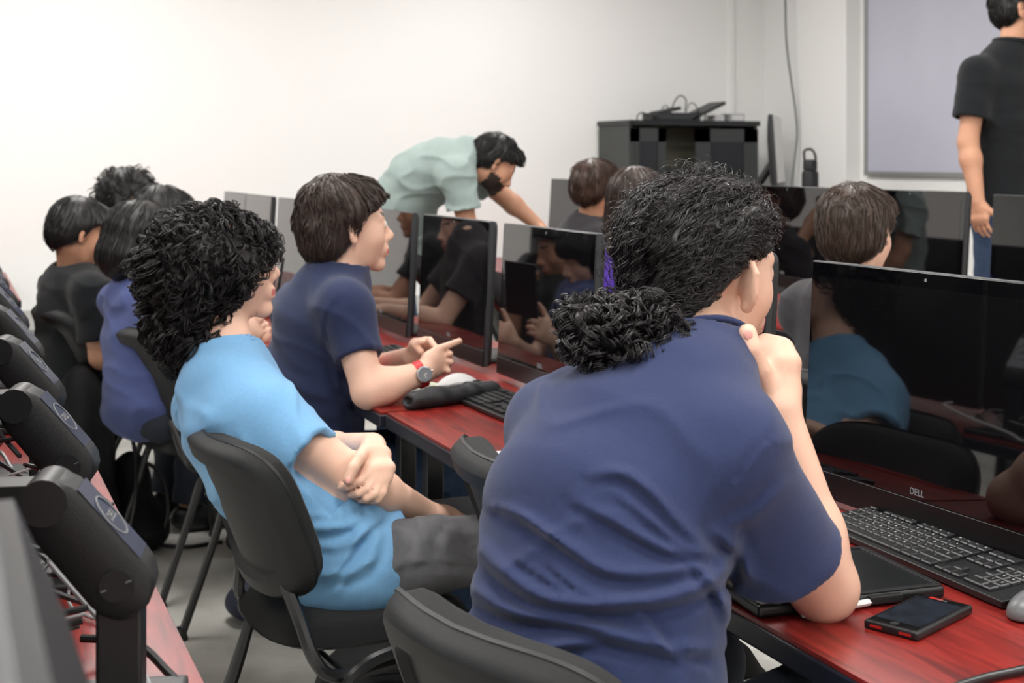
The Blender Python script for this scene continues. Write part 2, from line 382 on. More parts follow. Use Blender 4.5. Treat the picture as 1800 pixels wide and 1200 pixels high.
# left row, seen from behind: stands at x=.17
for i in range(9):
    y = 1.49+.595*i
    lab = ['nearest', 'second', 'third', 'fourth', 'fifth', 'sixth', 'seventh', 'eighth', 'ninth'][i]
    if i < 4: lab = ['black computer arm in full view at the lower left, blue topped with round logo', 'second black computer arm up from the lower left corner', 'third black computer arm up along the left desks', 'fourth black computer arm up along the left desks'][i]
    else: lab = lab+' computer from the near end of the left row, only its arm showing'
    t = monitor(lab, -.04, y, z0=.78, tilt=3, xs=.21, az=-14)
# blurred near computer in the lower left corner
t = monitor('blurred dark computer back filling the lower left corner', +.006, .56, z0=.795, tilt=0, xs=.17)
for o in t.children:
    if o.name.startswith('back_cover'): o.matrix_local = o.matrix_local@Matrix.Translation((-.0124, 0, 0))@Matrix.Diagonal((1.95, 1, 1, 1))
# ------------------------------------------------------------------ chairs
def pillow(a, b, t0, t1, nx=3.2, rings=9, n=48, prof=None, bend=None):
    """rounded-rectangle cushion in the y-z plane, thickness along x. bend(y,z)->x offset"""
    V = []; F = []
    rs = [0]+list(np.linspace(.25, 1, rings))
    def ring(r, side):
        out = []
        for k in range(n):
            th = 2*math.pi*k/n; c, s_ = math.cos(th), math.sin(th)
            y = a*r*math.copysign(abs(c)**(2/nx), c); z = b*r*math.copysign(abs(s_)**(2/nx), s_)
            x = (t1 if side else -t0)*(prof(r, side) if prof else (max(0, 1-r**6))**.5)
            out.append((x+(bend(y, z) if bend else 0), y, z))
        return out
    for side in (0, 1):
        base = len(V); V.append(ring(0.0001, side)[0])
        for r in rs[1:]: V += ring(r, side)
        for k in range(n):
            f = (base, base+1+k, base+1+(k+1) % n); F.append(f if not side else f[::-1])
        for l in range(len(rs)-2):
            for k in range(n):
                q = (base+1+l*n+k, base+1+(l+1)*n+k, base+1+(l+1)*n+(k+1) % n, base+1+l*n+(k+1) % n); F.append(q if not side else q[::-1])
    L0 = 1+(len(rs)-2)*n; L1 = L0+1+(len(rs)-1)*n
    for k in range(n): F.append((L0+k, L1+k, L1+(k+1) % n, L0+(k+1) % n))
    m = MB(); m.add(V, F, True); return m
def chair_proto():
    r = {}
    bend = lambda y, z: .055*(y/.23)**2*1.0+.0*z          # concave toward the sitter (+x)
    tilt = Matrix.Translation((-.228, 0, .665))@Matrix.Rotation(math.radians(-21), 4, 'Y')
    pad = pillow(.222, .163, .002, .058, nx=3.8, rings=14, prof=lambda r_, s: (max(0, 1-r_**7))**.5 if s else (1 if r_ < .99 else 0), bend=bend).mesh('pad'); pad.transform(tilt)
    def shell_prof(r_, s):
        if s: return .2 if r_ < .985 else .0
        return float(np.interp(r_, [0, .66, .70, .74, .90, .955, 1.0], [.62, .60, .55, 1.25, 1.20, .85, -.25]))
    sh = pillow(.230, .168, .024, .010, nx=3.6, rings=24, n=64, prof=shell_prof, bend=bend).mesh('shell'); sh.set_sharp_from_angle(angle=math.radians(28)); sh.transform(tilt)
    r['back_pad'] = (pad, M_FABRIC); r['back_shell'] = (sh, M_BLACK2)
    st = pillow(.225, .215, .004, .045, bend=lambda y, z: .012*(y/.22)**2-.02*max(0, (z-.1)/.12)**2).mesh('seat')
    R = Matrix(((0, 0, 1, 0), (0, 1, 0, 0), (1, 0, 0, 0), (0, 0, 0, 1)))     # x->z
    T = Matrix.Translation((.02, 0, .432))@Matrix(((0, 0, 1, 0), (0, 1, 0, 0), (1, 0, 0, 0), (0, 0, 0, 1)))
    st.transform(T); r['seat_cushion'] = (st, M_FABRIC)
    sp = pillow(.228, .218, .016, .004, bend=lambda y, z: .012*(y/.22)**2-.02*max(0, (z-.1)/.12)**2).mesh('pan'); sp.transform(T); r['seat_pan'] = (sp, M_BLACK2)
    for k, (m_, _) in r.items(): m_.flip_normals() if False else None
    fr = MB(); rr = .0125
    for s in (-1, 1):
        y = .243*s
        path = spline([(-.182, y*.6, .565), (-.165, y*.74, .50), (-.150, y*.95, .43), (-.11, y, .398), (0, y, .405), (.12, y, .412), (.17, y, .418)], 6)
        fr.tube(path, rr, 8)
    fr.tube([(-.10, -.243, .398), (-.10, .243, .398)], .010, 8); fr.tube([(.12, -.243, .40), (.12, .243, .40)], .010, 8)
    r['frame'] = (fr.mesh('frame'), M_METAL)
    legs = []
    for s in (-1, 1):
        f = MB().tube(spline([(.06, .247*s, .437), (.13, .250*s, .436), (.185, .252*s, .415), (.205, .254*s, .36), (.215, .255*s, .25), (.245, .258*s, .012)], 6), rr, 8)
        b = MB().tube(spline([(.02, .262*s, .437), (-.06, .262*s, .42), (-.11, .26*s, .37), (-.15, .258*s, .25), (-.235, .258*s, .012)], 6), rr, 8)
        legs += [(f.mesh('leg'), (.246, .258*s)), (b.mesh('leg'), (-.237, .258*s))]
    cap = MB().lathe([(.020, 0), (.020, .006), (.015, .022), (.0135, .035)], 12).mesh('cap')
    return r, legs, cap
CH, LEGS, CAPM = chair_proto()
for k, (me, m_) in CH.items(): me.materials.append(m_)
for l, _ in LEGS: l.materials.append(M_METAL)
CAPM.materials.append(M_BLACK)
def chair(label, x, y, az, group=None, hz=1.):
    """az: heading the sitter faces, degrees from +Y toward +X"""
    t = thing('visitor_chair', label, 'chair', (x, y, 0), rz=math.radians(90-az), group=group)
    for k, (me, m_) in CH.items(): obj(k, me, None, t)
    for l, c in LEGS:
        lo = obj('leg', l, None, t); obj('foot_cap', CAPM, None, lo, (c[0], c[1], 0))
    t.scale = (1, 1, hz)
    return t
chair('black fabric chair with rounded plastic back nearest the camera, under the ponytailed man', .80, 1.53, 75, hz=1.0)
chair('black chair under the man in the light blue shirt', .755, 2.74, 84, hz=.985)
chair('empty black chair pushed in at the desk behind the ponytailed man', 1.155, 2.30, 94)
chair('black chair under the young man wearing a watch', .86, 3.70, 88)
chair('black chair with tall back under the student in the violet blue shirt', .79, 4.55, 80)
chair('black chair under the student in the black shirt at far left', .60, 5.20, 78)
chair('black chair under the curly haired student at the far end of the row', .88, 6.05, 84)
chair('black chair under the far student looking down with a fringe', .95, 5.50-.05+.0, 84) if False else None
chair('black chair under the brown haired boy before the big computer', 2.22, 3.02, 88)
chair('black chair under the long haired student in the front row', 2.12, 4.22, 88)
chair('black chair under the brown haired student in front of the cabinet', 2.42, 5.50, 88)
# ------------------------------------------------------------------ sculpting: signed distance fields, one continuous surface each
def capsule(a, b, ra, rb, e=None):
    a = np.asarray(a, float); b = np.asarray(b, float); ab = b-a; L2 = max(ab@ab, 1e-12)
    def f(p):
        h = np.clip(((p-a)@ab)/L2, 0, 1); return np.linalg.norm(p-a-h[:, None]*ab, axis=1)-(ra+(rb-ra)*h)
    return f, np.minimum(a-ra, b-rb), np.maximum(a+ra, b+rb)
def sphere(c, r): return capsule(c, np.asarray(c, float)+1e-6, r, r)
def ellipsoid(c, r, R=None):
    c = np.asarray(c, float); r = np.asarray(r, float); R = np.eye(3) if R is None else np.asarray(R)
    def f(p):
        q = (p-c)@R; k0 = np.linalg.norm(q/r, axis=1); k1 = np.linalg.norm(q/(r*r), axis=1); return k0*(k0-1)/np.maximum(k1, 1e-6)
    m = np.abs(R)@r; return f, c-m, c+m
def loft(C, W, D, L, k=.0):
    """elliptical tube through centres C, half widths W (along lateral L), half depths D"""
    C = np.asarray(C, float); n = len(C); W = np.broadcast_to(np.asarray(W, float), (n,)); D = np.broadcast_to(np.asarray(D, float), (n,))
    L = np.asarray(L, float); L = np.broadcast_to(L, (n, 3)) if L.ndim == 1 else L
    def f(p):
        best = None
        for i in range(n-1):
            a, b = C[i], C[i+1]; ab = b-a; ln = np.linalg.norm(ab); ax = ab/ln
            h = np.clip(((p-a)@ab)/(ln*ln), 0, 1)
            hs = h
            w_ = W[i]+(W[i+1]-W[i])*hs; d_ = D[i]+(D[i+1]-D[i])*hs
            l = L[i]+(L[i+1]-L[i])*h[:, None]; l = l-(l@ax)[:, None]*ax; l /= np.linalg.norm(l, axis=1)[:, None]
            dp = np.cross(ax, l); v = p-a-h[:, None]*ab
            q1 = np.einsum('ij,ij->i', v, l); q2 = np.einsum('ij,ij->i', v, dp); q3 = v@ax; r3 = np.minimum(w_, d_)*.8
            k0 = np.sqrt((q1/w_)**2+(q2/d_)**2+(q3/r3)**2); k1 = np.sqrt((q1/w_**2)**2+(q2/d_**2)**2+(q3/r3**2)**2)
            dd = np.where(k0 < 1e-3, -r3, k0*(k0-1)/np.maximum(k1, 1e-6))
            if best is None: best = dd
            else:
                kk = .02; hh = np.maximum(kk-np.abs(best-dd), 0)/kk; best = np.minimum(best, dd)-hh*hh*kk*.25
        return best
    m = np.maximum(W, D)[:, None]
    return f, (C-m).min(0), (C+m).max(0)
def fr(prim, R, c, s=1.):
    """put a primitive given in a local frame (columns of R = local axes) into the world"""
    f, lo, hi = prim; c = np.asarray(c, float); R = np.asarray(R)
    cs = np.array([[x, y, z] for x in (lo[0], hi[0]) for y in (lo[1], hi[1]) for z in (lo[2], hi[2])])*s@R.T+c
    return (lambda p: f(((p-c)@R)/s)*s), cs.min(0), cs.max(0)
class Field:
    def __init__(s, lo, hi, vox):
        s.vox = vox; s.lo = np.asarray(lo, float)-3*vox; n = np.ceil((np.asarray(hi)+3*vox-s.lo)/vox).astype(int)+1
        s.n = n; s.d = np.full(tuple(n), .08, np.float32)
    def sub(s, lo, hi, m):
        i0 = np.clip(np.floor((np.asarray(lo)-m-s.lo)/s.vox).astype(int), 0, s.n); i1 = np.clip(np.ceil((np.asarray(hi)+m-s.lo)/s.vox).astype(int)+1, 0, s.n)
        return i0, i1
    def pts(s, i0, i1):
        g = [s.lo[a]+np.arange(i0[a], i1[a])*s.vox for a in range(3)]
        X, Y, Z = np.meshgrid(*g, indexing='ij'); return np.stack([X.ravel(), Y.ravel(), Z.ravel()], 1)
    def add(s, prim, k=.01, mode='u', margin=None):
        f, lo, hi = prim; m = (max(k, .0)+2.5*s.vox+.006) if margin is None else margin
        i0, i1 = s.sub(lo, hi, m)
        if (i1 <= i0).any(): return s
        sl = tuple(slice(a, b) for a, b in zip(i0, i1)); a = s.d[sl]; b = f(s.pts(i0, i1)).reshape(a.shape).astype(np.float32)
        if mode == 'u':
            r = np.minimum(a, b)
            if k > 0: h = np.maximum(k-np.abs(a-b), 0)/k; r = r-h*h*k*.25
        elif mode == 's':
            b = -b; r = np.maximum(a, b)
            if k > 0: h = np.maximum(k-np.abs(a-b), 0)/k; r = r+h*h*k*.25
        elif mode == 'i':
            r = np.maximum(a, b)
        s.d[sl] = r; return s
    def disp(s, fn, band=.02):
        idx = np.argwhere(np.abs(s.d) < band)
        if len(idx) == 0: return s
        p = s.lo+idx*s.vox; s.d[tuple(idx.T)] -= fn(p).astype(np.float32); return s
    def cut(s, fn, band=None):
        """keep where fn<=0"""
        i0 = np.zeros(3, int); b = fn(s.pts(i0, s.n)).reshape(s.d.shape).astype(np.float32); s.d = np.maximum(s.d, b); return s
    def sample(s, p):
        q = (p-s.lo)/s.vox; i = np.clip(np.floor(q).astype(int), 0, s.n-2); t = np.clip(q-i, 0, 1); r = 0
        for dx in (0, 1):
            for dy in (0, 1):
                for dz in (0, 1):
                    r = r+s.d[i[:, 0]+dx, i[:, 1]+dy, i[:, 2]+dz]*(t[:, 0] if dx else 1-t[:, 0])*(t[:, 1] if dy else 1-t[:, 1])*(t[:, 2] if dz else 1-t[:, 2])
        return r
    def grad(s, p):
        e = s.vox; g = np.stack([s.sample(p+np.eye(3)[a]*e)-s.sample(p-np.eye(3)[a]*e) for a in range(3)], 1)
        return g/(np.linalg.norm(g, axis=1)[:, None]+1e-9)
    def surf(s, smooth=2, keep=True):
        d = s.d.copy(); 
        for a in range(3):
            sl = [slice(None)]*3
            for e in (0, -1): sl[a] = e; d[tuple(sl)] = np.maximum(d[tuple(sl)], 1e-3)
        S_ = d < 0; n = np.array(d.shape)-1
        cnt = np.zeros(tuple(n), np.int8)
        for dx in (0, 1):
            for dy in (0, 1):
                for dz in (0, 1): cnt += S_[dx:dx+n[0], dy:dy+n[1], dz:dz+n[2]]
        act = np.argwhere((cnt > 0) & (cnt < 8)); ids = np.full(tuple(n), -1, np.int64); ids[tuple(act.T)] = np.arange(len(act))
        cor = [(x, y, z) for x in (0, 1) for y in (0, 1) for z in (0, 1)]
        val = {c: d[act[:, 0]+c[0], act[:, 1]+c[1], act[:, 2]+c[2]].astype(np.float64) for c in cor}
        acc = np.zeros((len(act), 3)); num = np.zeros(len(act))
        for c in cor:
            for a in range(3):
                if c[a]: continue
                c2 = list(c); c2[a] = 1; v0, v1 = val[c], val[tuple(c2)]; m = (v0 < 0) != (v1 < 0)
                t = np.where(m, v0/np.where(m, v0-v1, 1), 0); q = np.tile(np.array(c, float), (len(act), 1)); q[:, a] = t
                acc += q*m[:, None]; num += m
        V = s.lo+(act+acc/num[:, None])*s.vox
        Q = []
        for a in range(3):
            b, c = (a+1) % 3, (a+2) % 3
            s0 = [slice(1, -1)]*3; s0[a] = slice(0, -1); s1 = list(s0); s1[a] = slice(1, None)
            A = S_[tuple(s0)]; B = S_[tuple(s1)]; e = np.argwhere(A != B); off = np.ones(3, int); off[a] = 0; e = e+off
            fl = A[tuple((e-off).T)]
            def g(db, dc):
                q = e.copy(); q[:, b] -= db; q[:, c] -= dc; return ids[tuple(q.T)]
            f = np.stack([g(1, 1), g(0, 1), g(0, 0), g(1, 0)], 1); f[~fl] = f[~fl][:, ::-1]; Q.append(f)
        F = np.concatenate(Q); F = F[(F >= 0).all(1)]
        if keep and len(F):      # only the largest pieces
            pass
        for _ in range(smooth):
            acc = np.zeros_like(V); num = np.zeros(len(V))
            for i in range(4):
                a, b = F[:, i], F[:, (i+1) % 4]
                for ax in range(3): acc[:, ax] += np.bincount(a, V[b, ax], len(V))+np.bincount(b, V[a, ax], len(V))
                num += np.bincount(a, minlength=len(V))+np.bincount(b, minlength=len(V))
            V = V*.5+.5*acc/np.maximum(num, 1)[:, None]
        return V, F
def noise3(p, sc, seed=0, octv=3):
    """cheap smooth noise about -1..1"""
    r = np.random.default_rng(seed); out = 0; amp = 1; tot = 0
    for o in range(octv):
        acc = 0
        for _ in range(4):
            k = r.normal(size=3); k /= np.linalg.norm(k); acc = acc+np.sin((p@k)*sc*(.7+.6*r.random())+r.random()*6.28)
        out = out+amp*acc/2.2; tot += amp; amp *= .5; sc *= 2.1
    return out/tot
def px_of(p):
    v = p-C0; Z = v@FW; return 900+FPX*(v@RT)/Z, HOR-FPX*(v@UP)/Z
def folds(lst):
    """sculpted cloth folds: each (points, height in m, width in px): a ridge along the polyline, with a valley on its lower side"""
    def f(p):
        x, y = px_of(p); q = np.stack([x, y], 1); out = np.zeros(len(p))
        for pts, A, wd in lst:
            c = spline(np.array([(a, b, 0) for a, b in pts], float), 5)[:, :2]; best = np.full(len(p), 1e9); tt = np.zeros(len(p)); sd = np.zeros(len(p)); m = len(c)-1
            near = (q[:, 0] > c[:, 0].min()-4*wd) & (q[:, 0] < c[:, 0].max()+4*wd) & (q[:, 1] > c[:, 1].min()-4*wd) & (q[:, 1] < c[:, 1].max()+4*wd)
            qq = q[near]; bb = best[near]; t2 = tt[near]; s2 = sd[near]
            for i in range(m):
                a, b = c[i], c[i+1]; ab = b-a; h = np.clip((qq-a)@ab/(ab@ab+1e-9), 0, 1); v = qq-a-h[:, None]*ab; dd = np.linalg.norm(v, axis=1)
                sg = (ab[0]*v[:, 1]-ab[1]*v[:, 0])/np.linalg.norm(ab); u = dd < bb
                bb = np.where(u, dd, bb); t2 = np.where(u, (i+h)/m, t2); s2 = np.where(u, sg, s2)
            env = np.sin(np.pi*np.clip(t2*.92+.04, 0, 1))**.6
            dsg = np.sign(s2)*bb
            out[near] += A*env*(np.exp(-(dsg/wd)**2)-.8*np.exp(-((dsg-1.5*wd)/(wd*.9))**2))
        return out
    return f
# ------------------------------------------------------------------ strands
def tubes(paths, rad, n=3):
    N, T, _ = paths.shape; tg = np.gradient(paths, axis=1); tg /= np.linalg.norm(tg, axis=2)[..., None]+1e-9
    ref = np.array([.3, .5, .81]); u = np.cross(tg, ref); u /= np.linalg.norm(u, axis=2)[..., None]+1e-9; v = np.cross(tg, u)
    an = np.arange(n)*2*np.pi/n; V = paths[:, :, None, :]+rad[..., None, None]*(np.cos(an)[None, None, :, None]*u[:, :, None, :]+np.sin(an)[None, None, :, None]*v[:, :, None, :])
    V = V.reshape(-1, 3); base = (np.arange(N)[:, None, None]*T+np.arange(T-1)[None, :, None])*n; k = np.arange(n)[None, None, :]; k2 = (k+1) % n
    F = np.stack([base+k, base+k2, base+n+k2, base+n+k], -1).reshape(-1, 4); return V, F
def grow(cap, V, nrmls, N, T, step, flow, lift=(0, .006), wave=(0, .03, 0.), rad=(.0012, .0004), seed=1, mask=None, R=None, c=None, s=1., stick=.85, drop=0., lenvar=.5, clump=30., droplo=.35, sub=1, sub_r=.0016, avoid=None):
    """hair locks grown over a cap field. flow(local pos)->local direction"""
    r = np.random.default_rng(seed); cand = np.arange(len(V))
    if mask is not None: cand = cand[mask((V-c)@R/s)]
    if len(cand) == 0: return None
    i = r.choice(cand, N); p = V[i]+r.normal(size=(N, 3))*.002; off = r.uniform(lift[0], lift[1], N); L = 1-lenvar*r.random(N)
    path = [p]; d_prev = None
    for t in range(T-1):
        loc = (p-c)@R/s; d = flow(loc)@R.T; g = cap.grad(p); d = d-.9*np.einsum('ij,ij->i', d, g)[:, None]*g
        d = d+r.normal(size=(N, 3))*.05
        if drop: d = d+np.array([0, 0, -drop])*(t/T > droplo)
        d /= np.linalg.norm(d, axis=1)[:, None]+1e-9
        if d_prev is not None: d = d*.6+d_prev*.4; d /= np.linalg.norm(d, axis=1)[:, None]+1e-9
        p = p+d*(step*L)[:, None]; sd = cap.sample(p); tgt = off*(t+1)/T*1.0+.001
        corr = (sd-tgt); corr = np.where(corr < 0, corr, corr*stick); p = p-np.clip(corr, -.02, .02)[:, None]*g; path.append(p); d_prev = d
    A = np.stack(path, 1)
    if avoid is not None:
        ok = ~avoid((A.reshape(-1, 3)-c)@R/s).reshape(A.shape[:2]).any(1); A = A[ok]; L = L[ok]; N = len(A)
    tg = np.gradient(A, axis=1); tg /= np.linalg.norm(tg, axis=2)[..., None]+1e-9
    g = cap.grad(A.reshape(-1, 3)).reshape(A.shape); sd_ = np.cross(tg, g); sd_ /= np.linalg.norm(sd_, axis=2)[..., None]+1e-9
    amp, lam, hel = wave
    if amp:
        arc = np.cumsum(np.full((N, T), 1.)*step*L[:, None], 1); ph = 4*noise3(A[:, 0], clump, seed+5, 1)+r.normal(size=N)*.3; am = amp*(.6+.8*r.random(N))
        env = np.clip(np.arange(T)/(T*.3), 0, 1)[None]; th = 2*np.pi*arc/lam*(.8+.4*r.random(N))[:, None]+ph[:, None]
        A = A+(am[:, None]*env*np.sin(th))[..., None]*sd_+(hel*am[:, None]*env*(np.cos(th)+.6))[..., None]*g
    if sub > 1:      # each lock is a few strands lying side by side
        A = np.repeat(A, sub, 0); o1 = r.normal(size=(len(A), 3))*sub_r; tt = np.linspace(1, .35, T)[None, :, None]; A = A+o1[:, None]*tt; N = len(A)
    rr = (rad[0]*(.6+.8*r.random(N)))[:, None]*np.linspace(1, rad[1]/rad[0], T)[None]**.8
    return tubes(A, rr)
def curls(cent, rad, N, T, turns, cr, thick, seed=1, long=.07, R=np.eye(3), sub=5):
    """loose curls filling an ellipsoid"""
    r = np.random.default_rng(seed); d = r.normal(size=(N, 3)); d /= np.linalg.norm(d, axis=1)[:, None]
    p = cent+(d*(rad)*(.55+.45*r.random(N)**.5)[:, None])@R.T; ax = np.cross(d, r.normal(size=(N, 3)))+d*.3+np.array([0, 0, -.35]); ax /= np.linalg.norm(ax, axis=1)[:, None]
    u = np.cross(ax, r.normal(size=(N, 3))); u /= np.linalg.norm(u, axis=1)[:, None]; v = np.cross(ax, u); t = np.linspace(0, 1, T)[None]
    tn = (turns*(.6+.8*r.random(N)))[:, None]; th = 2*np.pi*tn*t+r.random(N)[:, None]*6.28; c_ = (cr*(.5+r.random(N)))[:, None]*(1-.3*t)
    ll = (long*(.5+r.random(N)))[:, None]; cen = p[:, None]+(t-.5)[..., None]*ll[..., None]*ax[:, None]
    pull = (cen-cent); k = np.linalg.norm(pull@R/rad, axis=2); cen = cent+pull/np.maximum(k, 1)[..., None]
    A = cen+(c_*np.cos(th))[..., None]*u[:, None]+(c_*np.sin(th))[..., None]*v[:, None]
    A = np.repeat(A, sub, 0)+(r.normal(size=(N*sub, 3))*.0014)[:, None]; N *= sub
    return tubes(A, (thick*(.6+.8*r.random(N)))[:, None]*np.linspace(1, .6, T)[None])
def vnormals(V, F):
    n = np.cross(V[F[:, 2]]-V[F[:, 0]], V[F[:, 3]]-V[F[:, 1]]); o = np.zeros_like(V)
    for i in range(4):
        for a in range(3): o[:, a] += np.bincount(F[:, i], n[:, a], len(V))
    return o/(np.linalg.norm(o, axis=1)[:, None]+1e-12)
# ------------------------------------------------------------------ people
def headR(h, pitch=0, roll=0):
    """h: heading in degrees from the photograph's viewing direction toward its right; pitch up; roll toward own right"""
    a = math.radians(h); p = math.radians(pitch)
    f = math.sin(a)*RT+math.cos(a)*FW; r = math.cos(a)*RT-math.sin(a)*FW
    x = f*math.cos(p)+UP*math.sin(p); z = UP*math.cos(p)-f*math.sin(p); y = -r; q = math.radians(roll)
    y2 = y*math.cos(q)+z*math.sin(q); z2 = z*math.cos(q)-y*math.sin(q)
    return np.column_stack([x, y2, z2])
def torus(R0, r, ex=1., ey=1.):
    m = np.array([R0*ex+r, R0*ey+r, r]); return (lambda p: np.sqrt((np.sqrt((p[:, 0]/ex)**2+(p[:, 1]/ey)**2)-R0)**2+p[:, 2]**2)-r), -m, m
def fcone(a, b, ra, rb, e=1.0):
    """cone flat at the end b, round at a"""
    a = np.asarray(a, float); b = np.asarray(b, float); L = np.linalg.norm(b-a); ax = (b-a)/L
    def f(p):
        t = (p-a)@ax; h = np.clip(t/L, 0, 1); rd = np.linalg.norm(p-a-(h*L)[:, None]*ax, axis=1)-(ra+(rb-ra)*h)
        rad = np.linalg.norm(p-a-t[:, None]*ax, axis=1)-(ra+(rb-ra)*h)
        return np.where(t > L*.6, np.maximum(rad, t-L), rd)
    m = max(ra, rb); return f, np.minimum(a, b)-m, np.maximum(a, b)+m
def head(F, R, c, s, fine=True, beard=False, ears=True, es=1., ea=28, exx=1., ez=0.):
    def A(p, k=.012, mode='u'): F.add(fr(p, R, c, s), k*s, mode)
    A(ellipsoid((-.014, 0, .036), (.100, .077, .087)), .01)
    A(ellipsoid((.030, 0, -.012), (.062, .060, .088)), .025)
    A(loft([(.0, 0, -.050), (.040, 0, -.074), (.072, 0, -.094)], [.054, .043, .020], [.036, .030, .018], (0, 1, 0)), .02)
    A(sphere((.077, 0, -.098), .017), .018)
    for s_ in (-1, 1):
        A(sphere((.050, .036*s_, -.026), .025), .035)
        A(capsule((.080, .014*s_, .029), (.070, .044*s_, .026), .011, .010), .012)
    if fine:
        for s_ in (-1, 1):
            A(sphere((.108, .031*s_, .008), .020), .012, 's')
            A(sphere((.0775, .031*s_, .006), .0155), .004)
    A(capsule((.088, 0, .022), (.108, 0, -.022), .0085, .0105), .012)
    A(sphere((.110, 0, -.026), .0125), .008)
    for s_ in (-1, 1): A(sphere((.101, .012*s_, -.032), .0095), .006)
    A(ellipsoid((.083, 0, -.058), (.020, .030, .024)), .012)
    A(capsule((.098, -.016, -.057), (.098, .016, -.057), .0065, .0065), .005)
    A(capsule((.095, -.014, -.069), (.095, .014, -.069), .0080, .0080), .005)
    if fine: A(capsule((.112, -.026, -.0625), (.112, .026, -.0625), .0075, .0075), .004, 's')
    if ears:
        for s_ in (-1, 1):
            a = math.radians(28)*s_; X = np.array([-math.cos(a)*1, math.sin(a)*1*1, .12]); X = nrm([-math.cos(math.radians(ea)), math.sin(math.radians(ea))*s_, .18]); Z = nrm(np.array([-.15, .12*s_, 1])-X*np.dot([-.15, .12*s_, 1], X)); N = np.cross(Z, X)
            Re = np.column_stack([X, N, Z]); ce = np.array([.000, .072*s_, -.004+ez])
            G = lambda p, k, m='u': F.add((lambda q: fr(q, R@Re, np.asarray(c)+R@ce*s, s*es))(p), k*s, m)
            G(ellipsoid((.010*exx, 0, 0), (.017*exx, .0065, .029)), .006)
            arc = [(.004, 0, -.012), (.014, 0, -.010), (.024, 0, .002), (.027, 0, .014), (.022, 0, .027), (.010, 0, .033), (-.002, 0, .028)]
            for i in range(len(arc)-1): G(capsule(np.array(arc[i])*[exx, 1, 1], np.array(arc[i+1])*[exx, 1, 1], .0046, .0046), .003)
            G(sphere((.004, 0, -.026), .0078), .008)
            sg = 1 if np.dot(N, [0, s_, 0]) > 0 else -1
            if fine: G(ellipsoid((.011, .008*sg, .004), (.009, .006, .015)), .003, 's')
def hand(F, w, kn, side, nrml, curl=(25, 35, 25), thumb=1, s=1., thumbdir=None, spread=.0, curls=None):
    """w wrist, kn knuckle centre; side: unit from little finger to index; nrml: palm normal"""
    w = np.asarray(w, float); kn = np.asarray(kn, float); f = nrm(kn-w); side = nrm(side-f*np.dot(side, f)); n = np.cross(f, side); n = n*(1 if np.dot(n, nrml) > 0 else -1)
    L = np.linalg.norm(kn-w)
    F.add(loft([w, w+f*L*.35, w+f*L*.8, kn], [.026*s, .034*s, .040*s, .036*s], [.019*s, .016*s, .0135*s, .010*s], side), .012)
    F.add(ellipsoid(w+f*L*.38+side*.022*s+n*.008*s, (.026*s, .017*s, .014*s), np.column_stack([f, side, n])), .012)
    for i, (o, ln) in enumerate(((.028, .068), (.0095, .076), (-.0095, .070), (-.028, .054))):
        b = kn+side*o*s-f*.006*s-(abs(o)*.15)*f; d = f+side*o*spread*20; d = nrm(d); cc = curls[i] if curls else curl; p = b; r = .0092*s*(1 if i < 3 else .88)
        seg = (.46, .30, .24)
        for j in range(3):
            a = math.radians(cc[j]); d = nrm(d*math.cos(a)+n*math.sin(a)); n2 = nrm(n-d*np.dot(n, d)); q = p+d*ln*s*seg[j]; F.add(capsule(p, q, r, r*.90), .004); p = q; r *= .90; n_ = n2; n = n2
        n = np.cross(f, side); n = n*(1 if np.dot(n, nrml) > 0 else -1)
    if thumb:
        td = nrm(thumbdir if thumbdir is not None else f*.75+side*.55+n*.35); b = w+f*L*.28+side*.024*s+n*.006*s; q = b+nrm(td+side*.25)*.034*s; q2 = q+td*.032*s; q3 = q2+nrm(td+f*.3)*.024*s
        F.add(capsule(b, q, .0155*s, .012*s), .010); F.add(capsule(q, q2, .0112*s, .0102*s), .004); F.add(capsule(q2, q3, .0102*s, .0082*s), .003)
def chain(F, pts, r0, r1, k=.004):
    for i in range(len(pts)-1):
        a = r0+(r1-r0)*i/(len(pts)-1); b = r0+(r1-r0)*(i+1)/(len(pts)-1); F.add(capsule(pts[i], pts[i+1], a, b), k)
CROWN = np.array([-.03, 0, .125])
def hairline(z, dx=0): return np.interp(z, [-.15, -.07, -.03, .00, .035, .05, .072, .10], [-.075, -.062, -.022, -.002, .012, .045, .075, .2])+dx
def hair_cap(R, c, s, prims, vox, face_cut=True, dx=0., lump=.004, seed=0, extra=None, fz=.001):
    m = .26*s; F = Field(np.asarray(c)-m, np.asarray(c)+m, vox)
    for p in prims: F.add(fr(p, R, c, s), .03*s, 'u', .05)
    if lump: F.disp(lambda p: lump*noise3((p-c)@R/s, 55, seed, 2), .05)
    F.disp(lambda p: fz*noise3(p, 190, seed+9, 2), .05)
    if face_cut: F.cut(lambda p: (lambda q: np.minimum((q[:, 0]-hairline(q[:, 2], dx)), .05)*s)((p-c)@R/s))
    if extra: F.cut(lambda p: extra((p-c)@R/s)*s)
    return F
STD = [ellipsoid((-.018, 0, .042), (.108, .085, .093)), ellipsoid((-.058, 0, -.015), (.058, .070, .062))]
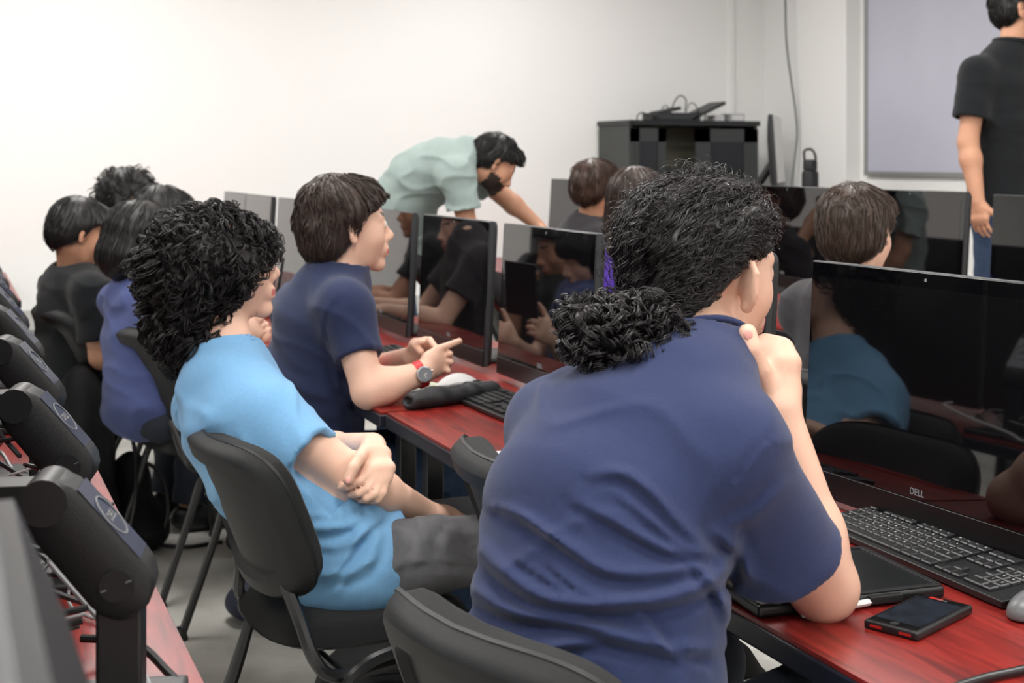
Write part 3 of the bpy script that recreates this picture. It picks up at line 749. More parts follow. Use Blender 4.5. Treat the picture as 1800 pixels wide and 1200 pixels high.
def build_hair(root, R, c, s, o, vox):
    kind = o.get('hair', 'short'); m = o.get('hair_mat', M_HAIR); prims = o.get('prims', STD)
    F = hair_cap(R, c, s, prims, o.get('hvox', vox), o.get('face_cut', True), o.get('dx', 0), o.get('lump', .004), o.get('seed', 3), o.get('extra'), {'curly': .006, 'tied': .0025}.get(kind, .001))
    V, Q = F.surf(2); N_ = vnormals(V, Q); parts = [(V, Q)]
    R_ = np.asarray(R); c_ = np.asarray(c)
    dens = o.get('n', 500)
    sub = o.get('sub', 2)
    if kind == 'short':
        def flow(q):
            d = q-CROWN; d = d*np.array([1, 1.2, .6]); d /= np.linalg.norm(d, axis=1)[:, None]+1e-6; d[:, 2] -= .55; d[:, 0] += np.where(q[:, 2] > .06, .35, 0.); return d
        g = grow(F, V, N_, dens, 10, o.get('step', .0065)*s, flow, (.0, o.get('lift', .009)), o.get('wave', (.003, .05, .3)), (o.get('rad', .0016)*s, .0004), 5, lambda q: (q[:, 2] > -.09) & (q[:, 0] < hairline(q[:, 2], o.get('dx', 0))+.0), R_, c_, s, sub=sub)
        if g: parts.append(g)
    elif kind == 'curly':
        def flow(q):
            d = q-np.array([-.02, 0, .10]); d /= np.linalg.norm(d, axis=1)[:, None]+1e-6; d[:, 2] -= .7; d = d+.8*np.stack([noise3(q, 40, k_, 1) for k_ in (21, 22, 23)], 1); return d
        g = grow(F, V, N_, dens, 20, .0062*s, flow, (.0, .016), o.get('wave', (.008, .034, 1.)), (o.get('rad', .0016), .0005), 6, lambda q: q[:, 2] > -.16, R_, c_, s, stick=.5, clump=45, sub=sub, sub_r=.0028)
        if g: parts.append(g)
        g = grow(F, V, N_, dens//3, 16, .0055*s, lambda q: np.stack([-q[:, 1]*9, (q[:, 0]+.02)*9, q[:, 0]*0], 1)+.9*np.stack([noise3(q, 50, k_, 1) for k_ in (31, 32, 33)], 1), (.0, .012), o.get('wave', (.008, .034, 1.)), (o.get('rad', .0016), .0005), 16, lambda q: q[:, 2] > .095, R_, c_, s, stick=.7, clump=45, sub=sub, sub_r=.0028)
        if g: parts.append(g)
    elif kind == 'long':
        def flow(q):
            d = q-CROWN; d = d*np.array([1, 1.4, .3]); d /= np.linalg.norm(d, axis=1)[:, None]+1e-6; d[:, 2] -= np.where(q[:, 2] < .09, 2.0, .3); return d
        g = grow(F, V, N_, dens, 13, .0125*s, flow, (.0, .004), (.002, .08, .2), (.0014, .0006), 7, lambda q: q[:, 2] > -.02, R_, c_, s, sub=2)
        if g: parts.append(g)
    elif kind == 'tied':
        tie = o['tie']
        def flow(q):
            w_ = np.stack([q[:, 0]*0-.035, np.sign(q[:, 1])*.085, q[:, 0]*0+.052], 1); fr_ = (q[:, 0] > -.01) & (q[:, 2] < .085); d = np.where(fr_[:, None], w_-q, tie-q); d /= np.linalg.norm(d, axis=1)[:, None]+1e-6; return d
        far = lambda q: (np.linalg.norm(q-tie, axis=1) > .03) & (q[:, 2] > -.10)
        g = grow(F, V, N_, dens, 25, .0068*s, flow, (.0, .006), (.0036, .036, .6), (.0009, .0003), 8, far, R_, c_, s, clump=26, sub=5, sub_r=.0026, stick=.95, avoid=lambda q: (q[:, 0] > np.interp(q[:, 2], [-.1, .03], [-.040, -.010])) & (q[:, 2] < .026)); parts.append(g)
        g = grow(F, V, N_, 320, 26, .0038*s, lambda q: flow(q)+.5*noise3(q, 60, 4, 1)[:, None], (.006, .022), (.007, .03, 1.0), (.0005, .0003), 9, lambda q: q[:, 2] > .03, R_, c_, s, stick=.3, avoid=lambda q: (q[:, 0] > np.interp(q[:, 2], [-.1, .03], [-.040, -.010])) & (q[:, 2] < .026)); parts.append(g)
    for e in o.get('more', []): parts.append(e)
    Vs = []; Fs = []; n = 0
    for (v, f) in parts: Vs.append(v); Fs.append(np.asarray(f)+n); n += len(v)
    me = mesh_np('hair', np.concatenate(Vs)-root['_o'], np.concatenate(Fs)); return obj('hair', me, m, root['e'])
def thin(ob, ratio):
    m = ob.modifiers.new('thin', 'DECIMATE'); m.ratio = ratio; dg = bpy.context.evaluated_depsgraph_get(); dg.update(); me = bpy.data.meshes.new_from_object(ob.evaluated_get(dg)); old = ob.data; ob.modifiers.remove(m); ob.data = me; bpy.data.meshes.remove(old); return ob
def person(label, J, o):
    """J: joints in world metres (R/L pairs are [left, right]); o: clothing and hair"""
    base = np.array([*J['T'][0][0][:2], 0.]) if 'base' not in J else np.array(J['base'])
    e = thing('person', label, 'person', tuple(base)); root = {'e': e, '_o': base}
    T = J['T']; lat = nrm(J['lat']); C = np.array([t[0] for t in T]); W = np.array([t[1] for t in T]); D = np.array([t[2] for t in T])
    hc, hR, hs = J['head']; vox = o.get('vox', .006); skin = o.get('skin', M_SKIN)
    nb = C[-1]; nt = np.asarray(hc)+hR@np.array([-.022, 0, -.050])*hs
    allp = [np.asarray(hc)+.15, np.asarray(hc)-.15]+[c+W.max() for c in C]+[c-W.max() for c in C]
    for k in ('el', 'wr', 'kn', 'an'):
        for q in J.get(k, []): allp += [np.asarray(q)+.12, np.asarray(q)-.12]
    for q in J.get('fing', []): 
        for p in q[:-1]: allp += [np.asarray(p)+.02, np.asarray(p)-.02]
    allp = np.array(allp); lo, hi = allp.min(0), allp.max(0)
    # ---- body
    F = Field(lo, hi, vox)
    F.add(loft(C, W-.022, D-.022, lat), .01)
    nr = o.get('neck', .056)
    F.add(capsule(nb-nrm(nt-nb)*.02, nt, nr*1.06, nr*.93), .03)
    sh, el, wr = J['sh'], J['el'], J['wr']; as_ = o.get('arm', 1.)
    for i in (0, 1):
        F.add(capsule(sh[i], el[i], .050*as_, o.get('elr', .040)*as_), .03)
        d = np.asarray(wr[i], float)-np.asarray(el[i]); 
        F.add(capsule(el[i], np.asarray(el[i])+d*.3, .040*as_, .042*as_), .016); F.add(capsule(np.asarray(el[i])+d*.28, wr[i], .042*as_, .0275*as_), .02)
    for h in J.get('hands', []): hand(F, **h)
    for q in J.get('fing', []): chain(F, q[:-1], q[-1], q[-1]*.88, .0025)
    for f_ in J.get('extra', []): F.add(f_, .012)
    head(F, hR, hc, hs, o.get('fine', False), ears=o.get('ears', True), es=o.get('ear_s', 1.), ea=o.get('ear_a', 28), exx=o.get('ear_x', 1.), ez=o.get('ear_z', 0.))
    for i in (0, 1):
        F.add(capsule(J['hip'][i], J['kn'][i], .065, .045), .02); F.add(capsule(J['kn'][i], J['an'][i], .042, .03), .02)
    V, Q = F.surf(1); q = (V-hc)@hR/hs
    me = mesh_np('body', V-base, Q); ob = obj('body', me, [skin, M_LIP, o.get('brow_mat', M_HAIR), o.get('beard_mat', M_BEARD)], e)
    fc = q[Q].mean(1); mi = np.zeros(len(Q), np.int32)
    lip = (fc[:, 0] > .086) & (np.abs(fc[:, 2]+.063) < .0125-np.abs(fc[:, 1])*.25) & (np.abs(fc[:, 1]) < .024); mi[lip] = 1
    bw = (fc[:, 0] > .058) & (np.abs(fc[:, 1]) > .012) & (np.abs(fc[:, 1]) < .050) & (np.abs(fc[:, 2]-.034+.06*np.abs(np.abs(fc[:, 1])-.03)) < .0052); mi[bw] = 2
    if o.get('beard'):
        bd = (np.linalg.norm(fc, axis=1) < .165) & (np.abs(fc[:, 1]) < .085) & (fc[:, 2] < -.035+.0*fc[:, 0]) & (fc[:, 2] > -.118) & (fc[:, 0] > .0) & (~lip) & (fc[:, 0] > -.01) & ((fc[:, 2] < -.048) | (fc[:, 0] < .055)) & (fc[:, 2] > -.13); mi[bd & (np.abs(fc[:, 0]) < .2)] = 3
    me.polygons.foreach_set('material_index', mi); me.update(); thin(ob, .28)
    if o.get('eyes'):
        for s_ in (-1, 1):
            b = MB(); n = 12; prof = [(.0001, -.0122)]+[(.0122*math.sin(math.pi*k/10), -.0122*math.cos(math.pi*k/10)) for k in range(1, 10)]+[(.0001, .0122)]
            b.lathe(prof, n, axis=0); m_ = b.mesh('eye'); m_.transform(Matrix([list(hR[r_]*hs)+[float((np.asarray(hc)+hR@np.array([.0832, .031*s_, .006])*hs-base)[r_])] for r_ in range(3)]+[[0, 0, 0, 1]]))
            oe = obj('eye', m_, [M_EYE, M_IRIS], e); k = len(m_.polygons)
            for pi, p_ in enumerate(m_.polygons): p_.material_index = 1 if 12*8 <= pi < 12*10 or pi == k-1 else 0
    # ---- shirt
    ex = o.get('ease', .010); sv = o.get('svox', vox)
    pts = [C-W.max()-.05, C+W.max()+.05]; lo = np.vstack(pts+[np.array(sh)-.15, np.array(el)-.08]).min(0); hi = np.vstack(pts+[np.array(sh)+.15, np.array(el)+.08]).max(0)
    F = Field(lo, hi, sv)
    F.add(loft(C[:-1] if o.get('trim_neck', True) else C, W[:-1]+ex if o.get('trim_neck', True) else W+ex, D[:-1]+ex if o.get('trim_neck', True) else D+ex, lat), .0)
    F.add(capsule(C[-2], C[-1], min(W[-2], .085), .070), .05)
    sf = o.get('sleeve', .58); sr = o.get('sleeve_r', (.062, .068)); slv = {}
    for i in (0, 1):
        a = np.asarray(sh[i], float); b = np.asarray(el[i], float); F.add(capsule(C[-2]*.7+C[-1]*.3, a, .062, .058), .06)
        en = a+(b-a)*sf; 
        sa, sb = slv[i] = o.get('slv', {}).get(i, (a, en)); F.add(fcone(sa, sb, sr[0], sr[1]), o.get('sk', .045))
    if o.get('sh_extra'):
        for p_ in o['sh_extra']: F.add(p_, .04)
    wk = o.get('wr', .004)
    F.disp(lambda p: wk*noise3(p*np.array([1, 1, 1.3]), 24, o.get('seed', 1), 2)+wk*1.5*np.clip(1-3.2*np.abs(noise3(p*np.array([.8, .8, 1.9]), 17, o.get('seed', 1)+40, 2)), 0, 1)**1.5, .03)
    if o.get('folds'): F.disp(folds(o['folds']), .03)
    na = nrm(nt-nb); F.add(capsule(nb+na*o.get('neckcut', .012), nb+na*.2, nr+.010, nr+.03), .004, 's')
    if o.get('hem') is not None:
        hz, hn = o['hem']; F.cut(lambda p: -((p-hz)@hn))
    for i in (0, 1):
        a = np.asarray(sh[i], float); b = np.asarray(el[i], float); a, en = slv[i]; d = nrm(np.asarray(en)-a); F.add(fcone(en-d*.03, en+d*.10, sr[1]-.024, sr[1]+.006), .002, 's')
    seams = []
    for i in (0, 1):
        a, en = [np.asarray(q_) for q_ in slv[i]]; d = nrm(en-a); u = nrm(np.cross(d, [0.31, .2, 1])); v = np.cross(d, u); pc = en-d*.022; pts_ = []
        for t_ in np.linspace(0, 2*math.pi, 37):
            dr = math.cos(t_)*u+math.sin(t_)*v; rr_ = np.arange(.03, .13, .001); s_ = F.sample(pc+rr_[:, None]*dr); k_ = np.argmax(s_ > 0) if (s_ > 0).any() else 40; pts_.append(pc+dr*(rr_[k_]-.0012)-base)
        seams.append(np.array(pts_))
    V, Q = F.surf(1); me = mesh_np('shirt', V-base, Q); so = thin(obj(o.get('shirt_name', 't_shirt'), me, o['shirt'], e), .42)
    for s_ in (seams if o.get('fine') else []): obj('sleeve_seam', MB().tube(s_, .0011, 4, cap=False).mesh('seam'), o['shirt'], so)
    # collar
    G = Field(nb-.12, nb+.12, min(sv, .004)); x = nrm(np.cross(lat, na)); Rc = np.column_stack([x, np.cross(na, x), na])
    G.add(fr(torus(nr+.010, .0055, 1.04, 1.02), Rc, nb+na*(o.get('neckcut', .012)+.006+o.get('colup', 0))), 0)
    if o.get('polo'):
        G.add(fr(torus(nr+.014, .012, 1.05, 1.05), Rc, nb+na*.022), .01)
    V, Q = G.surf(1); obj('collar', mesh_np('collar', V-base, Q), o.get('collar_mat', o['shirt']), so)
    # ---- trousers
    pm = o.get('pants', M_JEAND); pv = max(vox, .007); hip, kn, an = J['hip'], J['kn'], J['an']
    ap = np.vstack([np.array(hip), np.array(kn), np.array(an), C[0][None]]); F = Field(ap.min(0)-.17, ap.max(0)+.17, pv)
    F.add(loft([C[0]*.8+C[1]*.2, C[0]], [W[0]-.014, W[0]-.008], [D[0]-.014, D[0]-.008], lat), .0)
    tr = o.get('thigh', .083)
    for i in (0, 1):
        h = np.asarray(hip[i]); k = np.asarray(kn[i]); a = np.asarray(an[i]); F.add(capsule(h, k, tr, .064), .05); F.add(fcone(k, a, .062, .058), .03)
    F.disp(lambda p: .005*noise3(p, 30, 9, 2), .03)
    if o.get('pfolds'): F.disp(folds(o['pfolds']), .03)
    V, Q = F.surf(1); thin(obj(o.get('pants_name', 'jeans'), mesh_np('jeans', V-base, Q), pm, e), .28)
    # ---- shoes
    fd = J.get('foot', nrm(np.cross(lat, UP)))
    for i in (0, 1):
        a = np.asarray(an[i], float); R = np.column_stack([fd, np.cross(UP, fd), UP]); g = J.get('floor', 0.); F = Field(a-.24, a+.24, .007)
        F.add(ellipsoid((a[0]+fd[0]*.01, a[1]+fd[1]*.01, g+.055), (.075, .04, .05), R), 0); F.add(ellipsoid((a[0]+fd[0]*.10, a[1]+fd[1]*.10, g+.035), (.095, .047, .034), R), .03)
        F.cut(lambda p: (g+.004)-p[:, 2]); V, Q = F.surf(1); obj('shoe', mesh_np('shoe', V-base, Q), o.get('shoe', M_BLACK), e)
    build_hair(root, hR, np.asarray(hc, float), hs, o, o.get('hvox', .006))
    return root
def seated(hip, h, lean=8, headh=None, pitch=-5, hs=1., table=True, **kw):
    """default seated pose; hip xy, h heading relative to the viewing direction"""
    a = math.radians(h); f = math.sin(a)*RT+math.cos(a)*FW; r = math.cos(a)*RT-math.sin(a)*FW; L = -r; l = math.radians(lean)
    u = UP*math.cos(l)+f*math.sin(l); p0 = np.array([hip[0], hip[1], .56])
    up = lambda t, fw=0: p0+u*t+f*fw
    J = {'T': [(up(0), .168, .125), (up(.13), .150, .112), (up(.28), .162, .118), (up(.40), .165, .105), (up(.46), .120, .08), (up(.53, .01), .062, .06)], 'lat': L}
    J['head'] = (up(.53, .01)+UP*.125+f*.045, headR(h if headh is None else headh, pitch), hs)
    sh = [up(.44)+L*.165, up(.44)-L*.165]; J['sh'] = sh
    J['el'] = [s_-UP*.24*math.cos(l)+f*.14+q*L*.03 for s_, q in zip(sh, (1, -1))]
    J['wr'] = [e_+f*.22+UP*.02-q*L*.05 for e_, q in zip(J['el'], (1, -1))]
    J['hip'] = [p0+L*.09-UP*.02+f*.03, p0-L*.09-UP*.02+f*.03]; J['kn'] = [h_+f*.40+UP*(.0)+q*L*.03 for h_, q in zip(J['hip'], (1, -1))]
    J['an'] = [np.array([k[0]-f[0]*.05, k[1]-f[1]*.05, .10]) for k in J['kn']]
    J['hands'] = [dict(w=J['wr'][i], kn=J['wr'][i]+f*.085, side=(-L if i == 0 else L), nrml=-UP) for i in (0, 1)]
    J['f'] = f; J['L'] = L
    for k, v in kw.items(): J[k] = v
    return J
# ------------------------------------------------------------------ the cast
NAVY = cloth('navy cotton', (45, 54, 88)); LBLUE = cloth('light blue cotton', (116, 165, 206)); TEAL = cloth('pale teal cotton', (148, 164, 161))
VIOL = cloth('violet blue cotton', (72, 82, 128)); BLK = cloth('black cotton', (22, 25, 28)); NAVY2 = cloth('dark navy cotton', (40, 48, 78)); PURP = cloth('purple cotton', (78, 48, 150)); GRYS = cloth('dark grey cotton', (52, 50, 54))
# 1 front man
a = math.radians(40); f1 = math.sin(a)*RT+math.cos(a)*FW; L1 = -(math.cos(a)*RT-math.sin(a)*FW)
pel = P(1010, 1375, 1.70)
J = {'lat': L1, 'T': [(pel, .172, .130), (P(1040, 1190, 1.67), .162, .122), (P(1055, 1030, 1.69), .152, .118), (P(1058, 890, 1.72), .150, .116), (P(1112, 790, 1.76), .152, .100), (P(1180, 705, 1.80), .105, .072), (P(1238, 640, 1.85), .062, .058)]}
J['sh'] = [P(985, 760, 1.88), P(1285, 795, 1.66)]; J['el'] = [P(1236, 915, 2.14), P(1447, 1030, 1.80)]; J['wr'] = [P(1318, 735, 1.965), P(1368, 722, 1.815)]
J['head'] = (P(1238, 480, 1.93), headR(54, -6, 0), 1.04)
J['hip'] = [pel+L1*.09, pel-L1*.09]; J['kn'] = [pel+f1*.44+L1*.10, pel+f1*.42-L1*.12]; J['an'] = [k-f1*.08-UP*.43 for k in J['kn']]; J['foot'] = f1
J['fing'] = [
    [P(1366, 650, 1.835), P(1376, 612, 1.850), P(1345, 600, 1.860), P(1318, 618, 1.840), .0115],
    [P(1370, 655, 1.850), P(1378, 622, 1.870), P(1335, 615, 1.885), P(1297, 634, 1.860), P(1296, 648, 1.850), .0108],
    [P(1368, 665, 1.855), P(1374, 640, 1.875), P(1336, 636, 1.885), P(1308, 655, 1.870), .0105],
    [P(1362, 680, 1.855), P(1366, 660, 1.870), P(1335, 662, 1.880), P(1312, 672, 1.870), .0092],
    [P(1352, 690, 1.815), P(1338, 650, 1.805), P(1322, 612, 1.800), P(1314, 584, 1.805), .0135],
    [P(1300, 690, 1.885), P(1292, 672, 1.875), P(1300, 655, 1.875), .009], [P(1312, 690, 1.885), P(1306, 668, 1.875), .009]]
J['extra'] = [loft([P(1368, 722, 1.815), P(1364, 690, 1.830), P(1360, 640, 1.840), P(1358, 612, 1.850)], [.026, .030, .033, .026], [.022, .023, .022, .018], nrm(RT*.8-FW*.55)),
              capsule(P(1318, 735, 1.915), P(1306, 690, 1.895), .026, .030)]
cfold = [
    ([(895, 905), (930, 918), (1000, 960), (1060, 1000), (1140, 1008), (1240, 992)], .010, 13),
    ([(850, 965), (890, 1010), (960, 1052), (1060, 1062), (1180, 1050), (1262, 1010), (1290, 950)], .014, 16),
    ([(1010, 880), (1060, 905), (1120, 940), (1180, 968), (1245, 975)], .009, 11),
    ([(1040, 835), (1090, 830), (1140, 860), (1190, 915), (1240, 965)], .009, 12),
    ([(1085, 870), (1140, 910), (1190, 950), (1240, 975)], .006, 9),
    ([(860, 890), (910, 900), (960, 935), (1010, 975)], .006, 9),
    ([(905, 980), (950, 1010), (1010, 1050)], .004, 7), ([(960, 985), (1010, 1030), (1050, 1048)], .004, 6),
    ([(835, 1040), (900, 1075), (1000, 1090), (1100, 1120), (1180, 1140), (1250, 1140)], .013, 15),
    ([(930, 1170), (980, 1135), (1060, 1125), (1120, 1140)], .009, 12), ([(1240, 1180), (1180, 1150), (1130, 1090), (1110, 1080)], .007, 10),
    ([(1220, 985), (1238, 1010), (1262, 1040), (1280, 1090)], .008, 11), ([(1235, 905), (1300, 830), (1345, 775), (1372, 765)], -.0022, 5),
    ([(1250, 930), (1300, 970), (1320, 1020)], .007, 12), ([(1380, 850), (1330, 900), (1270, 930)], .004, 14)]
TIE = np.array([-.105, .012, -.055])
pt = P(1100, 592, 1.80)
poni = [curls(pt, np.array([.090, .075, .056]), 235, 36, 3.2, .0095, .0009, 11, .055, np.column_stack([RT, FW, UP])),
        curls(P(1040, 560, 1.80), np.array([.045, .04, .03]), 60, 34, 3.0, .010, .0007, 12, .05, np.column_stack([RT, FW, UP])),
        curls(P(1160, 560, 1.86), np.array([.05, .05, .04]), 60, 34, 2.8, .010, .0008, 14, .055, np.column_stack([RT, FW, UP]))]
G = Field(pt-.14, pt+.14, .005)
for q_, rr_ in ((P(1100, 590, 1.80), (.064, .05, .036)), (P(1045, 575, 1.79), (.030, .034, .026)), (P(1130, 620, 1.80), (.04, .035, .018)), (P(1170, 575, 1.85), (.04, .04, .04))): G.add(ellipsoid(q_, rr_, np.column_stack([RT, FW, UP])), .03)
G.disp(lambda p: .008*noise3(p, 110, 3, 2), .03); poni.append(G.surf(1))
w1 = person('man in a navy t-shirt with curly black ponytail, chin on fist', J, dict(
    vox=.0038, svox=.0048, skin=M_SKIN, shirt=NAVY, pants=M_JEAND, fine=True, hair='tied', tie=TIE, hair_mat=M_HAIR, n=560, elr=.044, ear_s=1.0, ear_a=75, ear_x=1.35, ear_z=-.010, extra=lambda q: np.clip(np.minimum(q[:, 0]-np.interp(q[:, 2], [-.1, .03], [-.040, -.010]), .030-q[:, 2]), -.05, .05), more=poni, slv={1: (P(1285, 800, 1.68), P(1368, 975, 1.745))}, sleeve=.7, sleeve_r=(.066, .077), neck=.058,
    prims=[ellipsoid((-.018, 0, .040), (.112, .090, .087)), ellipsoid((-.070, .0, -.022), (.045, .062, .052)), ellipsoid((.035, 0, .058), (.054, .062, .054))], dx=.012, hvox=.0045, lump=.003,
    folds=[(p_, A_*1.15, w_*.9) for p_, A_, w_ in cfold], wr=.003, ease=.008, neckcut=.016, seed=4, arm=1.02))
def nail(root, p, d, nz, w_=.0062, l_=.0078):
    p = np.asarray(p); d = nrm(d); nz = nrm(nz-d*np.dot(nz, d)); R = np.column_stack([d, np.cross(nz, d), nz]); V, Q = (lambda F: F.surf(1))(Field(p-.014, p+.014, .0012).add(ellipsoid(p, (l_, w_, .0022), R), 0)); obj('fingernail', mesh_np('nail', V-root['_o'], Q), mat('fingernail', (228, 166, 156), .3, .5), root['e'])
# 2 light blue shirt
a = math.radians(66); f2 = math.sin(a)*RT+math.cos(a)*FW; L2 = -(math.cos(a)*RT-math.sin(a)*FW)
pel = P(612, 975, 2.84)
J = {'lat': L2, 'T': [(pel, .168, .128), (P(560, 905, 2.84), .155, .118), (P(475, 815, 2.86), .158, .120), (P(420, 735, 2.88), .160, .110), (P(398, 685, 2.90), .115, .080), (P(402, 628, 2.93), .060, .058)]}
J['sh'] = [P(362, 715, 3.05), P(468, 728, 2.76)]; J['el'] = [P(560, 800, 3.08), P(635, 850, 2.752)]; J['wr'] = [P(655, 784, 2.84), P(742, 898, 2.90)]
J['head'] = (P(390, 476, 2.98), headR(70, 9, 3), 1.0)
J['hip'] = [pel+L2*.09, pel-L2*.09]; J['kn'] = [P(870, 925, 3.08), P(960, 950, 2.76)]; J['an'] = [k+f2*.12+UP*(-k[2]+.1) for k in J['kn']]; J['foot'] = f2
J['hands'] = [dict(w=J['wr'][1], kn=P(800, 906, 2.96), side=L2, nrml=-UP, curl=(5, 10, 10), thumb=0)]
zh = 2.745
J['extra'] = [loft([P(656, 782, 2.820), P(655, 800, 2.754), P(660, 828, 2.719), P(663, 845, 2.709)], [.026, .032, .036, .030], [.019, .016, .014, .011], nrm(RT+UP*.1))]
J['fing'] = [
    [P(648, 832, 2.709), P(632, 846, 2.689), P(612, 855, 2.689), P(599, 857, 2.709), .0086],
    [P(658, 842, 2.704), P(645, 860, 2.686), P(630, 867, 2.684), P(617, 869, 2.704), .0086],
    [P(669, 846, 2.704), P(660, 868, 2.686), P(645, 876, 2.684), P(634, 878, 2.704), .0084],
    [P(679, 842, 2.709), P(674, 866, 2.694), P(665, 878, 2.689), P(655, 881, 2.709), .0078],
    [P(642, 792, 2.744), P(632, 805, 2.704), P(621, 822, 2.682), P(612, 843, 2.674), .0125]]
cf = [([(350, 790), (400, 830), (450, 850), (520, 870)], .006, 9), ([(500, 1000), (560, 1010), (640, 1000), (668, 930)], .008, 10), ([(560, 1030), (600, 990), (640, 930), (672, 905)], .010, 9),
      ([(520, 930), (600, 925), (665, 895)], .007, 9), ([(590, 1040), (620, 1000), (655, 985)], .007, 8), ([(420, 760), (450, 810), (500, 840)], .005, 9), ([(540, 960), (600, 960), (660, 930)], .005, 8), ([(470, 880), (520, 905), (600, 900)], .004, 8)]
w2 = person('man in a light blue t-shirt with curly black hair leaning back with crossed arms', J, dict(
    vox=.0036, svox=.0055, skin=M_SKIN, slv={1: (P(468, 740, 2.76), P(545, 800, 2.715))}, shirt=LBLUE, pants=M_JEANG, fine=True, eyes=True, hair='curly', hair_mat=mat('dark curly hair', (30, 27, 28), .48, .4), n=820, sub=4, face_cut=False, hvox=.006, lump=.012, sleeve=.62, sleeve_r=(.066, .064),
    prims=[ellipsoid((-.038, 0, .024), (.128, .115, .096)), ellipsoid((-.080, 0, -.075), (.080, .090, .085)), ellipsoid((.042, 0, .038), (.056, .080, .052)), ellipsoid((.02, 0, .010), (.066, .104, .06)), ellipsoid((-.075, 0, -.155), (.055, .07, .06))],
    extra=lambda q: np.clip(q[:, 0]-np.interp(q[:, 2], [-.2, -.07, -.035, .0, .02, .05], [-.045, -.03, .02, .062, .085, .3]), -.5, .05),
    sh_extra=[ellipsoid(pel+f2*.02-UP*.005, (.150, .188, .120), np.column_stack([f2, L2, UP]))], hem=(pel+f2*.088, -f2), folds=cf, wr=.004, seed=6, neckcut=.010, wave=(.011, .045, 1.1), rad=.0015,
    pfolds=[([(690, 915), (700, 960), (690, 1010)], .006, 9), ([(735, 905), (745, 950), (720, 1000)], .006, 9), ([(800, 920), (780, 960), (790, 1000)], .008, 10), ([(690, 1000), (740, 985), (840, 990)], .005, 6), ([(760, 905), (800, 935), (850, 940)], .007, 9), ([(700, 930), (715, 960), (700, 1000)], .006, 7)]))
nail(w1, P(1315, 588, 1.7925), P(1314, 584, 1.8)-P(1322, 612, 1.8), -FW)
nail(w2, P(612, 844, 2.6625), P(613, 842, 2.73)-P(622, 822, 2.735), -FW, .0055, .007)
# 3 navy shirt with watch
a = math.radians(62); f3 = math.sin(a)*RT+math.cos(a)*FW; L3 = -(math.cos(a)*RT-math.sin(a)*FW)
pel = P(548, 828, 3.62)
J = {'lat': L3, 'T': [(pel, .165, .125), (P(548, 745, 3.62), .150, .115), (P(560, 650, 3.60), .158, .118), (P(568, 560, 3.58), .160, .108), (P(580, 520, 3.58), .112, .08), (P(600, 482, 3.59), .060, .058)]}
J['sh'] = [P(520, 545, 3.74), P(607, 540, 3.42)]; J['el'] = [P(640, 660, 3.76), P(648, 688, 3.34)]; J['wr'] = [P(722, 628, 3.56), P(744, 655, 3.40)]
J['head'] = (P(612, 402, 3.60), headR(66, 3, 0), 1.0)
J['hip'] = [pel+L3*.09, pel-L3*.09]; J['kn'] = [pel+f3*.43+L3*.1, pel+f3*.43-L3*.1]; J['an'] = [k-UP*.42-f3*.06 for k in J['kn']]; J['foot'] = f3
J['extra'] = [loft([P(744, 655, 3.40), P(758, 642, 3.42), P(776, 628, 3.43)], [.026, .034, .034], [.019, .018, .014], nrm(UP+RT*.2)),
              loft([P(722, 628, 3.56), P(738, 612, 3.54), P(758, 606, 3.50)], [.024, .030, .028], [.018, .017, .014], nrm(UP*.6-FW*.6))]
J['fing'] = [[P(772, 612, 3.43), P(790, 606, 3.43), P(808, 599, 3.44), .0092], [P(745, 605, 3.48), P(755, 597, 3.46), P(762, 606, 3.44), .0095],
    [P(765, 618, 3.50), P(785, 618, 3.46), P(792, 622, 3.42), .0088], [P(765, 628, 3.50), P(788, 632, 3.46), P(794, 636, 3.42), .0088], [P(765, 640, 3.50), P(785, 646, 3.46), P(789, 652, 3.42), .0084],
    [P(770, 635, 3.44), P(790, 628, 3.47), .009], [P(770, 648, 3.44), P(784, 640, 3.47), .009], [P(740, 618, 3.46), P(728, 606, 3.47), P(740, 600, 3.46), .0098]]
cf = [([(490, 690), (520, 715), (570, 730), (620, 735)], .006, 8), ([(500, 660), (540, 690), (590, 700)], .005, 7), ([(585, 640), (600, 680), (640, 715)], .005, 8), ([(600, 520), (575, 560), (572, 620)], -.003, 5), ([(490, 600), (520, 640), (560, 655)], .004, 8)]
w3 = person('young man in a dark navy t-shirt wearing a red strapped watch', J, dict(
    vox=.0045, svox=.006, skin=M_SKIN, shirt=NAVY2, pants=M_JEANB, fine=True, eyes=True, hair='short', hair_mat=M_HAIRB, n=850, sub=3, hvox=.0055, lump=.006, sleeve=.60, sleeve_r=(.056, .061), sk=.06, dx=.006, step=.0095, lift=.010, rad=.0016,
    prims=[ellipsoid((-.020, 0, .045), (.116, .092, .098)), ellipsoid((-.066, 0, -.02), (.062, .078, .070)), ellipsoid((.045, 0, .075), (.055, .066, .040))], wave=(.003, .06, .5), lenvar=.3, folds=cf, wr=.003, seed=8, neckcut=.008))
# red print on his chest
def chest_print():
    c0 = (np.array(P(560, 650, 3.60))+np.array(P(568, 560, 3.58)))/2; u3 = nrm(np.array(P(568, 560, 3.58))-np.array(P(560, 650, 3.60))); n3 = nrm(np.cross(L3, u3)); n3 = n3 if n3@f3 > 0 else -n3; V = []; F = []
    nx, ny = 9, 7
    for j in range(ny):
        for i in range(nx):
            s_ = (i/(nx-1)-.5)*.20; t_ = (j/(ny-1)-.5)*.13-.02; V.append(c0+L3*s_+u3*t_+n3*(.126*math.sqrt(max(0, 1-(s_/.172)**2))+.006)-w3['_o'])
    for j in range(ny-1):
        for i in range(nx-1): F.append((j*nx+i, j*nx+i+1, (j+1)*nx+i+1, (j+1)*nx+i))
    obj('shirt_print', MB().add(V, F, True).mesh('print'), mat('red shirt print', (190, 24, 40), .8), w3['e'])
chest_print()
